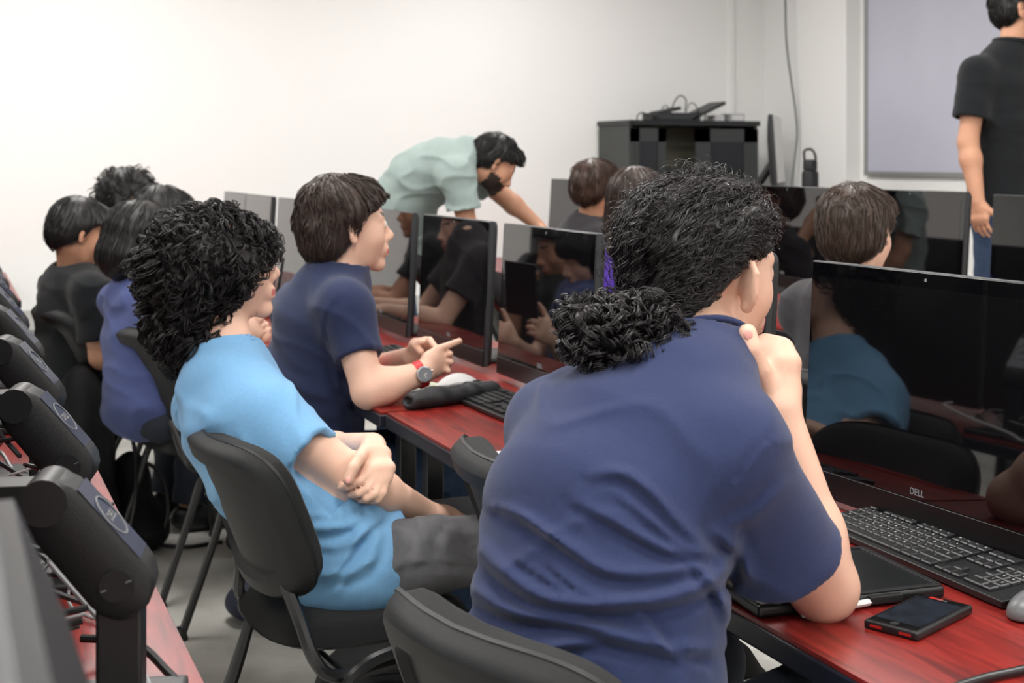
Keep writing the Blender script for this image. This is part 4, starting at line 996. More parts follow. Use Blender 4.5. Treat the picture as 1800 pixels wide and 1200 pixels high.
# the watch on his wrist
t = thing('wristwatch', 'silver round wristwatch on a red strap around the young man\'s wrist', 'watch', tuple(P(741, 655, 3.40)))
ax = nrm(np.array(P(748, 651, 3.405))-np.array(P(700, 673, 3.375))); c0 = np.array(P(738, 658, 3.395)); u = nrm(np.cross(ax, UP)); v = np.cross(u, ax); b = MB(); o_ = np.array(P(741, 655, 3.40)); V = []; F = []
for k in range(24):
    th = 2*math.pi*k/24; rr_ = math.cos(th)*u*.0305+math.sin(th)*v*.034
    V += [c0-o_+rr_-ax*.010, c0-o_+rr_+ax*.010, c0-o_+rr_*.94+ax*.010, c0-o_+rr_*.94-ax*.010]
for k in range(24):
    for j in range(4): F.append((k*4+j, k*4+(j+1) % 4, ((k+1) % 24)*4+(j+1) % 4, ((k+1) % 24)*4+j))
obj('strap', MB().add(V, F, True).mesh('strap'), mat('red rubber strap', (205, 32, 38), .5), t)
nv = nrm(-FW*.8+UP*.15+RT*.35); nv = nrm(nv-ax*np.dot(nv, ax)); uu = np.cross(ax, nv); Rw = np.column_stack([ax, uu, nv]); cw = c0-o_+nv*.033
def wl(prof, n=24):
    m = MB().lathe(prof, n).mesh('w'); m.transform(Matrix([list(Rw[i])+[float(cw[i])] for i in range(3)]+[[0, 0, 0, 1]])); return m
cs = obj('case', wl([(.0195, -.004), (.0205, .001), (.0195, .006), (.0165, .0065), (.0165, .005)]), mat('polished steel', (170, 172, 175), .25, metal=.9), t)
obj('dial', wl([(.0164, .0045), (.0163, .0052)]), mat('watch dial', (120, 124, 130), .35), cs)
obj('crown', MB().tube([cw+uu*0+ax*.019, cw+ax*.024], .003, 10).mesh('cr'), MATS['polished steel'], cs)
hd = MB(); hd.box((-.0007, 0, .0053), (.0007, .010, .0058), Rw, cw); hd.box((0, -.0006, .0053), (.008, .0006, .0058), Rw, cw); obj('hands', hd.mesh('h'), M_WHITE, cs)
# 4 far left, black shirt, looking down
J = seated((.42, 5.14), 58, 6, 62, -24, 1.0); J['head'] = (P(144, 411, 4.92), headR(62, -22), 1.0)
d = np.array(P(132, 478, 4.96))-J['T'][-1][0]
for k in (1, 2, 3, 4, 5): J['T'][k] = (J['T'][k][0]+d*(k/5.), J['T'][k][1], J['T'][k][2])
J['sh'] = [s_+d*.85 for s_ in J['sh']]; J['sh'][1] = P(160, 515, 4.76); J['el'] = [P(215, 600, 5.1), P(178, 628, 4.76)]; J['wr'] = [P(205, 500, 5.05), P(262, 618, 4.92)]
J['hands'] = [dict(w=J['wr'][0], kn=P(196, 470, 5.02), side=FW, nrml=-RT, curl=(40, 40, 30)), dict(w=J['wr'][1], kn=P(292, 610, 4.98), side=FW, nrml=-UP)]
BOWL = [ellipsoid((-.018, 0, .038), (.112, .091, .089)), ellipsoid((-.058, 0, -.015), (.062, .078, .070)), ellipsoid((.050, 0, .060), (.062, .078, .052))]
person('student in a black t-shirt with straight black bowl cut, head bowed, at far left', J, dict(vox=.006, skin=M_SKIN2, shirt=BLK, hair='short', hair_mat=M_HAIRN, prims=BOWL, n=450, lump=.002, wave=(0, 1, 0), dx=.0, sleeve=.72, sleeve_r=(.062, .070)))
# 5 violet blue shirt, black bob
J = seated((.60, 4.52), 55, 6, 60, -22, 1.0); J['head'] = (P(248, 432, 4.46), headR(60, -22), 1.0)
d = np.array(P(245, 500, 4.50))-J['T'][-1][0]
for k in (1, 2, 3, 4, 5): J['T'][k] = (J['T'][k][0]+d*(k/5.), J['T'][k][1], J['T'][k][2])
J['sh'] = [s_+d*.85 for s_ in J['sh']]
J['el'] = [P(330, 640, 4.6), P(330, 655, 4.3)]; J['wr'] = [P(430, 600, 4.5), P(420, 590, 4.3)]
J['hands'] = [dict(w=J['wr'][0], kn=P(462, 580, 4.5), side=UP, nrml=FW, curl=(50, 50, 40)), dict(w=J['wr'][1], kn=P(452, 572, 4.3), side=UP, nrml=FW, curl=(50, 50, 40))]
BOB = [ellipsoid((-.018, 0, .040), (.118, .098, .102)), ellipsoid((-.040, 0, -.045), (.088, .098, .085)), ellipsoid((.055, 0, .062), (.062, .078, .048))]
person('student in a violet blue shirt with chin length black bob, head bowed', J, dict(vox=.0065, skin=M_SKIN, shirt=VIOL, hair='long', hair_mat=M_HAIRN, prims=BOB, n=450, lump=.0, face_cut=False, ears=False,
    extra=lambda q: np.minimum(q[:, 0]-np.interp(q[:, 2], [-.2, -.10, -.02, .03, .06], [.0, .035, .055, .075, .4]), .05), sleeve=.7))
# 6, 7 far heads
J = seated((.70, 5.98), 50, 2, 55, 0, 1.0); J['head'] = (P(222, 352, 5.95), headR(50, -8), 1.0)
person('far student with short tousled black curls, face hidden behind others', J, dict(vox=.008, skin=M_SKIN2, shirt=BLK, hair='short', hair_mat=M_HAIRN, n=380, lump=.008, step=.006, lift=.02, wave=(.008, .03, 1), prims=[ellipsoid((-.018, 0, .042), (.112, .092, .098)), ellipsoid((-.058, 0, -.015), (.062, .078, .066)), ellipsoid((.05, 0, .08), (.05, .06, .04))]))
J = seated((.72, 5.28), 60, 8, 62, -10, .95); J['head'] = (P(287, 382, 5.32), headR(66, -14), .95)
person('far student with black fringe looking down, nose visible beside the curly hair', J, dict(vox=.0065, skin=M_SKIN, shirt=GRYS, hair='short', hair_mat=M_HAIRN, n=380, lump=.003, fine=True, prims=BOWL, dx=.01, wave=(.001, .05, 0)))
# 8 bending man in teal polo
hipc = P(690, 425, 6.0); LB8 = nrm(-RT*.30-FW*-.95); f8 = RT
lat8 = nrm(np.array(FW)*.9+RT*.1)
J = {'lat': lat8, 'base': (*hipc[:2], 0), 'T': [(hipc, .170, .135), (P(700, 372, 5.98), .160, .130), (P(735, 318, 5.95), .165, .125), (P(785, 292, 5.92), .165, .115), (P(822, 284, 5.90), .115, .085), (P(842, 284, 5.88), .062, .058)],
     'sh': [P(825, 300, 6.08), P(805, 310, 5.74)], 'el': [P(885, 345, 6.12), P(822, 400, 5.74)], 'wr': [P(945, 395, 6.10), P(850, 470, 5.8)], 'head': (P(868, 290, 5.86), headR(74, -40), .92)}
J['hip'] = [hipc+lat8*.09-UP*.03, hipc-lat8*.09-UP*.03]; J['kn'] = [h_-UP*.42+RT*.03 for h_ in J['hip']]; J['an'] = [np.array([h_[0], h_[1], .09]) for h_ in J['hip']]; J['foot'] = nrm(RT)
J['hands'] = [dict(w=J['wr'][0], kn=P(972, 416, 6.08), side=-FW, nrml=-UP), dict(w=J['wr'][1], kn=P(870, 498, 5.82), side=FW, nrml=-UP)]
person('bearded man in a pale teal polo shirt bending over the far desks', J, dict(vox=.006, skin=M_SKIN2, shirt=TEAL, shirt_name='polo_shirt', polo=True, pants=M_JEANB, beard=True, fine=True, hair='short', hair_mat=M_HAIRN, n=600, rad=.0019, lump=.003, wave=(.004, .04, .6), sleeve=.62, sleeve_r=(.066, .074), wr=.006,
    prims=[ellipsoid((-.018, 0, .044), (.112, .087, .098)), ellipsoid((-.060, 0, -.01), (.056, .072, .060)), ellipsoid((.055, 0, .088), (.045, .055, .034))]))
# 9 brown hair, front row far
J = seated((2.45, 5.50), 68, 4, 50, 0, 1.0); J['head'] = (P(1046, 330, 6.1), headR(38, -4), 1.0)
d = np.array(P(1040, 385, 6.12))-J['T'][-1][0]
for k in (1, 2, 3, 4, 5): J['T'][k] = (J['T'][k][0]+d*(k/5.), J['T'][k][1], J['T'][k][2])
J['sh'] = [s_+d*.85 for s_ in J['sh']]
person('student with rounded short brown hair in front of the black cabinet', J, dict(vox=.008, skin=M_SKIN2, shirt=GRYS, hair='short', hair_mat=mat('brown hair', (62, 42, 32), .45), n=380, lump=.004, prims=BOWL, wave=(.002, .05, .3)))
# 10 long brown hair, purple shirt
J = seated((2.05, 4.2), 68, 8, 45, 0, 1.0); J['head'] = (P(1124, 364, 4.66), headR(40, -2), 1.0)
d = np.array(P(1112, 430, 4.68))-J['T'][-1][0]
for k in (1, 2, 3, 4, 5): J['T'][k] = (J['T'][k][0]+d*(k/5.), J['T'][k][1], J['T'][k][2])
J['sh'] = [s_+d*.85 for s_ in J['sh']]
LONG = [ellipsoid((-.018, 0, .040), (.112, .090, .098)), ellipsoid((-.070, 0, -.06), (.050, .085, .12)), ellipsoid((-.085, 0, -.17), (.035, .07, .07))]
person('long haired student in a purple shirt behind the ponytailed man\'s head', J, dict(vox=.007, skin=M_SKIN2, shirt=PURP, hair='long', hair_mat=M_HAIRB, n=450, lump=.0, prims=LONG, wave=(.001, .05, 0)))
# 11 brown haired boy
J = seated((2.22, 3.02), 60, 6, 40, 0, 1.0); J['head'] = (P(1508, 410, 3.68), headR(34, -8, -4), 1.04)
d = np.array(P(1490, 500, 3.66))-J['T'][-1][0]
for k in (1, 2, 3, 4, 5): J['T'][k] = (J['T'][k][0]+d*(k/5.), J['T'][k][1], J['T'][k][2])
J['sh'] = [s_+d*.85 for s_ in J['sh']]
person('boy with short brown hair and whorl on his crown, dark shirt with white neck trim', J, dict(vox=.0055, skin=M_SKIN, shirt=GRYS, collar_mat=M_WHITE, hair='short', hair_mat=mat('mid brown hair', (66, 52, 44), .4), n=900, hvox=.006, lump=.002, prims=BOWL, rad=.0016, wave=(.002, .06, .3), step=.0075, lift=.008, fine=False))
# 12 standing man
pel = P(1768, 330, 5.72); L12 = nrm(-RT*.80+FW*.35+RT*.0); f12 = nrm(np.cross(L12, UP)); f12 = f12
a = math.radians(52); f12 = math.sin(a)*RT+math.cos(a)*FW; L12 = -(math.cos(a)*RT-math.sin(a)*FW)
a = math.radians(150); f12 = math.sin(math.radians(35))*RT*1.0-math.cos(math.radians(35))*FW; L12 = nrm(np.cross(UP, f12))
def st(t, w_, d_): return (pel+UP*t, w_, d_)
J = {'lat': L12, 'floor': .24, 'T': [st(-.10, .168, .13), st(.10, .160, .128), st(.26, .172, .130), st(.42, .175, .118), st(.50, .12, .085), (pel+UP*.575+RT*.03, .062, .06)]}
sh = [pel+UP*.465+L12*.19, pel+UP*.465-L12*.19]; J['sh'] = sh
rs = 1 if (sh[1]@RT) < (sh[0]@RT) else 0; J['sh'] = sh
J['el'] = [s_-UP*.28+f12*.0+q*L12*.055 for s_, q in zip(sh, (1, -1))]; J['wr'] = [e_-UP*.235+f12*.06+q*L12*.02 for e_, q in zip(J['el'], (1, -1))]
J['head'] = (pel+UP*.575+UP*.150+f12*.0+RT*.06, headR(100, 2), 1.0)
J['hip'] = [pel+L12*.09-UP*.06, pel-L12*.09-UP*.06]; J['kn'] = [h_-UP*.42 for h_ in J['hip']]; J['an'] = [np.array([h_[0], h_[1], .33]) for h_ in J['hip']]; J['foot'] = f12
J['hands'] = [dict(w=w_, kn=w_-UP*.085+f12*.01, side=f12, nrml=q*-L12, curl=(15, 20, 20), spread=.25) for w_, q in zip(J['wr'], (1, -1))]
w12 = person('standing man in a black polo shirt and blue jeans in front of the whiteboard', J, dict(vox=.006, skin=M_SKIN2, shirt=BLK, shirt_name='polo_shirt', polo=True, pants=M_JEANB, fine=True, hair='short', hair_mat=M_HAIRN, n=500, lump=.002, rad=.002, sleeve=.66, sleeve_r=(.066, .074), wr=.002,
    prims=[ellipsoid((-.018, 0, .042), (.106, .083, .092)), ellipsoid((-.056, 0, -.01), (.055, .070, .060))], hem=(pel-UP*.075, UP)))
hc, hR, hs = J['head']; b = MB()
G3 = lambda q: np.asarray(hc)+hR@np.array(q)-w12['_o']
for s_ in (-1, 1):
    b.tube([G3((.105, .031*s_+.019*math.cos(t_), .004+.015*math.sin(t_))) for t_ in np.linspace(0, 6.28, 17)], .0014, 5); b.tube([G3((.105, .050*s_, .008)), G3((.07, .074*s_, .008)), G3((.0, .080*s_, .008)), G3((-.012, .080*s_, -.008))], .0015, 5)
b.tube([G3((.105, -.012, .008)), G3((.105, .012, .008))], .0014, 5)
obj('glasses', b.mesh('g'), mat('thin glasses frame', (90, 60, 50), .4), w12['e'])
# ------------------------------------------------------------------ keyboards
def key_layout():
    ks = []; u = .0188
    rows = [(0, [1]+[0]*0), ]
    out = []
    def row(x, widths, y0=0.):
        y = y0
        for w_ in widths:
            if w_ < 0: y += -w_*u; continue
            out.append((x, y+w_*u/2, w_)); y += w_*u
    row(5, [1, -1, 1, 1, 1, 1, -.5, 1, 1, 1, 1, -.5, 1, 1, 1, 1, -.35, 1, 1, 1])
    row(3.85, [1]*13+[2, -.35, 1, 1, 1, -.35, 1, 1, 1, 1]); row(2.85, [1.5]+[1]*12+[1.5, -.35, 1, 1, 1, -.35, 1, 1, 1]); row(1.85, [1.75]+[1]*11+[2.25, -3.7, 1, 1, 1])
    row(.85, [2.25]+[1]*10+[2.75, -1.35, 1, -1.35, 1, 1, 1]); row(-.15, [1.25]*3+[6.25]+[1.25]*4+[-.35, 1, 1, 1, -.35, 2, 1])
    return out, u
KL, KU = key_layout(); _k = {}
def keyboard(label, x, y, yaw=0., keys=True, group=None):
    """local +x = away from the typist, keys run along -y"""
    t = thing('keyboard', label, 'keyboard', (x, y, TZ+.002), rz=math.radians(yaw), group=group)
    if 'b' not in _k:
        m = MB(); m.add([(-.065, -.222, 0), (.065, -.222, 0), (.065, .222, 0), (-.065, .222, 0), (-.067, -.224, .010), (.067, -.224, .022), (.067, .224, .022), (-.067, .224, .010)], [(0, 3, 2, 1), (4, 5, 6, 7), (0, 1, 5, 4), (1, 2, 6, 5), (2, 3, 7, 6), (3, 0, 4, 7)])
        _k['b'] = m.mesh('case', bevel=.002); _k['b'].materials.append(M_BLACK)
        for w_ in set(k[2] for k in KL):
            a = w_*KU/2-.0009; h = KU/2-.0009; mm = MB(); t_ = .0022
            mm.add([(-h, -a, 0), (h, -a, 0), (h, a, 0), (-h, a, 0), (-h+.0005, -a+.0005, .003), (h-.0005, -a+.0005, .003), (h-.0005, a-.0005, .003), (-h+.0005, a-.0005, .003), (-h+t_, -a+t_, .0045), (h-t_, -a+t_, .0045), (h-t_, a-t_, .0045), (-h+t_, a-t_, .0045)],
                   [(0, 1, 5, 4), (1, 2, 6, 5), (2, 3, 7, 6), (3, 0, 4, 7), (4, 5, 9, 8), (5, 6, 10, 9), (6, 7, 11, 10), (7, 4, 8, 11), (8, 9, 10, 11)])
            me = mm.mesh('key'); me.materials.append(mat('black key plastic', (30, 31, 33), .35)); _k[w_] = me
    obj('case', _k['b'], None, t); sl = math.atan2(.012, .134)
    def kp(kx, ky): xx = (kx-2.43)*KU*.98; return (xx, .213-ky*.985, .0165+xx*math.tan(sl))
    if keys:
        ch = iter(['Esc']+['F%d' % i for i in range(1, 13)]+['']*3+list('|1234567890?')+['+']+['']*4+['']+['N', '/', '*', '-']+['']+list('QWERTYUIOP[]')+['']+['']*3+list('789')+['']+list('ASDFGHJKL;{')+['']+list('456')+['']+list('ZXCVBNM,.-')+['']+['']+list('123')+['']*20)
        for (kx, ky, w_) in KL:
            o = obj('key', _k[w_], None, t, kp(kx, ky)); o.rotation_euler = (0, -sl, 0)
            c = next(ch, '')
            if c:
                tm = text_mesh(c, .0052 if len(c) == 1 else .0035, .0001); 
                if not tm.materials: tm.materials.append(M_WHITE)
                l = obj('key_legend', tm, None, o, (.002, 0, .0047)); l.rotation_euler = (0, 0, -math.pi/2)
    else:
        if 'all' not in _k:
            m = MB()
            for (kx, ky, w_) in KL:
                X, Y, Z = kp(kx, ky); a = w_*KU/2-.0014; h = KU/2-.0014; m.box((X-h, Y-a, Z), (X+h, Y+a, Z+.004))
            _k['all'] = m.mesh('keys'); _k['all'].materials.append(MATS['black key plastic'])
        obj('keys', _k['all'], None, t, kind='stuff')
    return t
keyboard('black keyboard with printed keys in front of the large nearest computer', 1.352, 1.668, -1)
keyboard('black keyboard poking out left of the front man\'s shoulder', 1.215, 2.36, 0, False)
keyboard('black keyboard behind the open notebook', 1.22, 3.12, 2, False)
keyboard('black keyboard beyond the watch wearer\'s forearm', 1.22, 3.86, 0, False)
keyboard('black keyboard at the hands of the student in the violet blue shirt', 1.20, 5.2, 0, False)
# ------------------------------------------------------------------ phone, tablet, stylus, mouse, cable
c = PZ(1615.5, 1083, TZ+.006)
ang = math.atan2((.111*RT+.115*FW)[1], (.111*RT+.115*FW)[0])
t = thing('smartphone', 'black smartphone in a worn black case with red corner, lying by the elbow', 'phone', (c[0], c[1], TZ+.0005), rz=ang)
obj('case', MB().box((-.074, -.037, 0), (.074, .037, .011)).mesh('case', bevel=.004, seg=3), M_BLACK, t)
obj('screen', MB().box((-.070, -.0335, .0105), (.070, .0335, .0117)).mesh('scr', bevel=.0005), M_GLASS, t)
obj('display', MB().box((-.055, -.031, .0116), (.055, .031, .0119)).mesh('disp'), mat('smudged display glass', (26, 32, 42), .18, .6, noise=(60, .4)), t)
for lo, hi in (((.0725, -.014, .004), (.0745, .006, .007)), ((.060, .000, .0112), (.066, .018, .0119)), ((-.0745, -.028, .004), (-.0725, -.012, .007)), ((-.0745, .012, .004), (-.0725, .028, .007))): obj('red_case_trim', MB().box(lo, hi).mesh('red'), mat('red phone shell', (170, 30, 28), .4), t)

obj('earpiece', MB().box((.0605, -.007, .0117), (.062, .007, .0121)).mesh('e'), M_GREY, t)
obj('home_button', MB().lathe([(.0055, .0117), (.0055, .0122)], 16, (-.0625, 0, 0)).mesh('hb'), M_BLACK, t)
obj('side_button', MB().box((-.02, .0365, .005), (.0, .0385, .008)).mesh('sb'), M_BLACK, t)
t = thing('tablet', 'black tablet in a rugged case under the front man\'s elbow', 'tablet', (1.115, 1.625, TZ+.0005), rz=math.radians(-4))
obj('case', MB().box((-.14, -.10, 0), (.14, .10, .016)).mesh('case', bevel=.006, seg=3), M_BLACK, t)
rm = MB()
for lo, hi in (((-.136, -.098, .0155), (.136, -.090, .0185)), ((-.136, .090, .0155), (.136, .098, .0185)), ((-.138, -.092, .0155), (-.128, .092, .0185)), ((.128, -.092, .0155), (.138, .092, .0185))): rm.box(lo, hi)
obj('rim', rm.mesh('rim', bevel=.0012), M_BLACK2, t)
obj('screen', MB().box((-.128, -.090, .0158), (.128, .090, .0168)).mesh('s'), mat('tablet glass', (24, 27, 30), .15, .6), t)
obj('corner_tab', MB().box((.02, -.108, .004), (.07, -.099, .015)).mesh('ct', bevel=.002), M_BLACK2, t)
b = MB(); p0 = PZ(1500, 1063, TZ+.008); p1 = PZ(1586, 1047, TZ+.008); b.tube([p0*2-p1, p0, p0*.15+p1*.85, p1], [.0044, .0044, .0044, .0012], 6)
o = obj('stylus', b.mesh('st'), M_WHITE, None, label='white stylus pen lying against the near edge of the tablet', category='pen')
def mouse(label, x, y, rz):
    t = thing('mouse', label, 'mouse', (x, y, TZ+.001), rz=rz); F = Field((-.07, -.045, -.01), (.07, .045, .05), .003); F.add(ellipsoid((0, 0, .006), (.056, .031, .030)), 0); F.cut(lambda p: .001-p[:, 2]); V, Q = F.surf(1)
    obj('shell', mesh_np('shell', V, Q), mat('grey mouse shell', (95, 97, 100), .35), t); obj('wheel', MB().lathe([(.009, -.003), (.010, 0), (.009, .003)], 14, (.028, 0, .028), axis=1).mesh('w'), M_BLACK, t)
    obj('button_split', MB().box((.005, -.0008, .0335), (.045, .0008, .034)).mesh('b', bevel=0), M_BLACK, t) if False else None
c = PZ(1832, 1068, TZ+.01); mouse('grey computer mouse at the right end of the nearest keyboard', c[0], c[1], .1)
cb = [PZ(1560, 1290, TZ+.006), PZ(1640, 1225, TZ+.006), PZ(1720, 1194, TZ+.006), PZ(1800, 1176, TZ+.006), PZ(1900, 1150, TZ+.006)]
obj('black_cable', MB().tube(spline(cb, 8), .005, 10).mesh('cb'), M_METAL, None, label='black cable across the red desk in the lower right corner', category='cable')
# paper sheet, notebook, pencil case
c = PZ(905, 800, TZ+.001); obj('paper_sheet', MB().box((-.08, -.05, 0), (.08, .05, .0006)).mesh('ps'), M_WHITE, None, (c[0]+.02, c[1], TZ+.0006), label='white sheet of paper on the desk edge beside the empty chair', category='paper')
c = PZ(770, 682, TZ+.004); nb = thing('notebook', 'open notebook with white pages and green ruled lines under the watch wearer\'s hand', 'notebook', (c[0], c[1], TZ+.001), rz=math.radians(-18))
def page(x0, x1, up, m_, nm, lift=.0):
    V = []; F = []; n = 10
    for i in range(n):
        t_ = i/(n-1); x = x0+(x1-x0)*t_; z = .004+up*math.sin(math.pi*min(1, t_*1.0))**.8+lift
        for y in (-.075, .075): V += [(x, y, z), (x, y, 0.001 if lift == 0 else z-.001)]
    for i in range(n-1):
        a = i*4; b_ = a+4; F += [(a, b_, b_+2, a+2), (a+1, a+3, b_+3, b_+1), (a, a+1, b_+1, b_), (a+2, b_+2, b_+3, a+3)]
    F += [(0, 2, 3, 1), ((n-1)*4, (n-1)*4+1, (n-1)*4+3, (n-1)*4+2)]
    return obj(nm, MB().add(V, F, True).mesh(nm), m_, nb)
m = mat('ruled paper', (232, 232, 226), .7); nt = m.node_tree
tc = nt.nodes.new('ShaderNodeTexCoord'); sx = nt.nodes.new('ShaderNodeSeparateXYZ'); ma = nt.nodes.new('ShaderNodeMath'); ma.operation = 'MULTIPLY'; ma.inputs[1].default_value = 1/.016; fc_ = nt.nodes.new('ShaderNodeMath'); fc_.operation = 'FRACT'; gt = nt.nodes.new('ShaderNodeMath'); gt.operation = 'LESS_THAN'; gt.inputs[1].default_value = .22
mx = nt.nodes.new('ShaderNodeMixRGB'); mx.inputs[1].default_value = (*lin((232, 232, 226)), 1); mx.inputs[2].default_value = (*lin((176, 196, 92)), 1)
nt.links.new(tc.outputs['Object'], sx.inputs[0]); nt.links.new(sx.outputs['Y'], ma.inputs[0]); nt.links.new(ma.outputs[0], fc_.inputs[0]); nt.links.new(fc_.outputs[0], gt.inputs[0]); nt.links.new(gt.outputs[0], mx.inputs[0]); nt.links.new(mx.outputs[0], nt.nodes['Principled BSDF'].inputs['Base Color'])
page(-.11, 0, .006, m, 'left_page'); page(0, .11, .026, M_WHITE, 'right_page'); obj('cover', MB().box((-.115, -.078, 0), (.115, .078, .0012)).mesh('cv'), M_BLACK, nb)
pa = PZ(722, 705, TZ+.02); pb = PZ(866, 685, TZ+.02); t = thing('pencil_case', 'soft black zip pencil case lying in front of the open notebook', 'pencil case', (*((pa+pb)/2)[:2], TZ))
F = Field(np.minimum(pa, pb)-.06-[0, 0, .02], np.maximum(pa, pb)+.06, .004); dr = nrm((pb-pa)*[1, 1, 0]); sd_ = np.cross(UP, dr); q0 = np.array([pa[0], pa[1], TZ+.021]); q1 = np.array([pb[0], pb[1], TZ+.021])
F.add(loft([q0, q0*.7+q1*.3, q0*.3+q1*.7, q1], [.028, .030, .029, .027], [.022, .022, .021, .020], sd_), 0); F.disp(lambda p: .0035*noise3(p, 70, 2, 2), .03); F.cut(lambda p: TZ+.001-p[:, 2])
F.add(ellipsoid(q0-dr*.016, (.022, .016, .008), np.column_stack([dr, sd_, UP])), .01, 's'); V, Q = F.surf(1); o_ = np.array(t.location); obj('pouch', mesh_np('pouch', V-o_, Q), mat('black nylon', (30, 31, 34), .6, bump=(300, .3)), t)
obj('zip', MB().tube([q0+UP*.0225-o_, (q0+q1)/2+UP*.0235-o_, q1+UP*.021-o_], .0016, 5).mesh('z'), M_GREY, t)
# tablets/phones held by the violet shirt student
t = thing('held_tablet', 'thin dark tablet held upright by the student in the violet blue shirt', 'tablet', tuple(P(489, 500, 4.35)), rz=math.radians(-12), ry=math.radians(10))
obj('body', MB().box((-.004, -.09, -.09), (.004, .09, .09)).mesh('b', bevel=.002), M_BLACK, t); obj('screen', MB().box((-.0052, -.083, -.083), (-.0041, .083, .083)).mesh('s'), mat('brown dim screen', (48, 38, 36), .2), t)
# ------------------------------------------------------------------ cabinet with things on top
cz = 1.575; cl = PY(1106, 300, YB-.48); cr = PY(1331, 300, YB-.48)
x0 = cl[0]; x1 = cr[0]; y1 = YB-.06; y0 = y1-.42
t = thing('cabinet', 'black metal cabinet with glass doors in the far corner', 'cabinet', (x0, y0, 0)); W_ = x1-x0; D_ = y1-y0; DM = mat('dark green grey steel', (50, 54, 53), .5)
b = MB(); b.box((0, 0, .05), (.02, D_, cz-.02)); b.box((W_-.02, 0, .05), (W_, D_, cz-.02)); b.box((0, 0, 0), (W_, D_, .06)); obj('carcass', b.mesh('c'), DM, t); obj('back_panel', MB().box((.02, D_-.01, .06), (W_-.02, D_, cz-.03)).mesh('bp'), mat('olive grey panel', (150, 148, 130), .6), t)
obj('top_panel', MB().box((-.01, -.02, cz-.03), (W_+.01, D_, cz)).mesh('tp'), M_BLACK, t)
for z in (.55, .95, 1.27): obj('shelf', MB().box((.02, .02, z), (W_-.02, D_-.01, z+.015)).mesh('s'), DM, t)
for (a_, b2, nm) in ((.005, W_*.27, 'l'), (W_*.50, W_-.005, 'r')):
    d = MB(); w_ = b2-a_; fw = .055 if nm == 'l' else .10
    for lo, hi in (((a_, -.018, .07), (a_+fw, 0, cz-.05)), ((b2-fw, -.018, .07), (b2, 0, cz-.05)), ((a_, -.018, cz-.13), (b2, 0, cz-.05)), ((a_, -.018, .07), (b2, 0, .6)), ((a_, -.018, 1.0), (b2, 0, 1.04))): d.box(lo, hi)
    dd = obj('door', d.mesh('d'), DM, t); obj('glass_pane', MB().box((a_+fw, -.010, .6), (b2-fw, -.006, cz-.13)).mesh('g'), mat('smoky door glass', (20, 24, 24), .08, .6), dd)
    obj('handle', MB().box((b2-.03 if nm == 'l' else a_+.02, -.03, 1.22), (b2-.018 if nm == 'l' else a_+.032, -.018, 1.30)).mesh('h', bevel=.003), M_SILV, dd)
for i, (bx_, bw, bh, col) in enumerate(((.28, .05, .10, (120, 90, 60)), (.335, .03, .08, (140, 60, 50)), (.37, .04, .09, (90, 100, 110)), (.415, .03, .07, (170, 170, 160)))):
    o = obj('box', MB().box((0, 0, 0), (W_*bw*1.3, .15, bh)).mesh('bx', bevel=.003), mat('shelf box %d' % i, col, .7), None, (x0+W_*bx_, y0+.1, .966), label=['brown box on the open cabinet shelf', 'reddish box on the open cabinet shelf', 'blue grey box on the open cabinet shelf', 'pale box on the open cabinet shelf'][i], category='box')
# equipment heap on the cabinet
def dev(label, nm, cat, px, py, Z, size, rx=0, ry=0, rz=0, m=M_BLACK, zz=None, extra=None):
    p = PY(px, py, 7.62); t = thing(nm, label, cat, (p[0], p[1], zz if zz is not None else p[2]), rz=math.radians(rz), rx=math.radians(rx), ry=math.radians(ry)); sx_, sy_, sz_ = size
    obj('housing', MB().box((-sx_/2, -sy_/2, 0), (sx_/2, sy_/2, sz_)).mesh('h', bevel=.004), m, t)
    obj('front_plate', MB().box((-sx_/2+.01, -sy_/2-.002, sz_*.2), (sx_/2-.01, -sy_/2+.001, sz_*.8)).mesh('f'), MATS['dark green grey steel'] if m is M_BLACK else M_WHITE, t); return t
Zc = 8.0
dev('closed black laptop tilted up on the equipment heap', 'laptop', 'laptop', 1222, 204, 8.0, (.36, .2, .02), ry=-24, m=M_BLACK)
dev('black network switch under the tilted panel', 'network_switch', 'electronics', 1180, 218, 7.95, (.30, .20, .05), zz=cz+.001)
dev('black adapter box at the left of the equipment heap', 'adapter_box', 'electronics', 1150, 214, 7.95, (.10, .12, .03), zz=cz+.001)
dev('dark flat device leaning on the network switch', 'router', 'electronics', 1170, 205, 7.97, (.16, .12, .02), ry=-12, zz=cz+.055)
dev('light grey box on the right end of the cabinet', 'grey_box', 'electronics', 1288, 212, 8.1, (.10, .12, .05), m=mat('light grey plastic', (175, 176, 178), .5), zz=cz+.001)
dev('small white device beside the light grey box', 'white_device', 'electronics', 1258, 214, 8.05, (.07, .10, .04), m=M_WHITE, zz=cz+.001)
cbs = [[(1122, 218), (1120, 205), (1128, 198), (1140, 203), (1146, 212)], [(1160, 212), (1164, 190), (1172, 186), (1178, 198), (1170, 212)], [(1176, 205), (1186, 178), (1196, 168), (1206, 176), (1204, 196)], [(1205, 200), (1212, 182), (1222, 184), (1228, 196)], [(1215, 205), (1228, 196), (1240, 200), (1238, 212)], [(1240, 212), (1252, 205), (1266, 208), (1272, 216)]]
t = thing('cable_tangle', 'tangle of thin grey and black cables on top of the cabinet', 'cables', tuple(PY(1180, 215, 7.6)))
for i, c_ in enumerate(cbs):
    pts_ = [np.array(PY(x, y, 7.58+.01*j))-np.array(t.location) for j, (x, y) in enumerate(c_)]; obj('cable', MB().tube(spline(pts_, 8), .004, 6).mesh('c'), M_GREY if i % 2 else M_METAL, t)
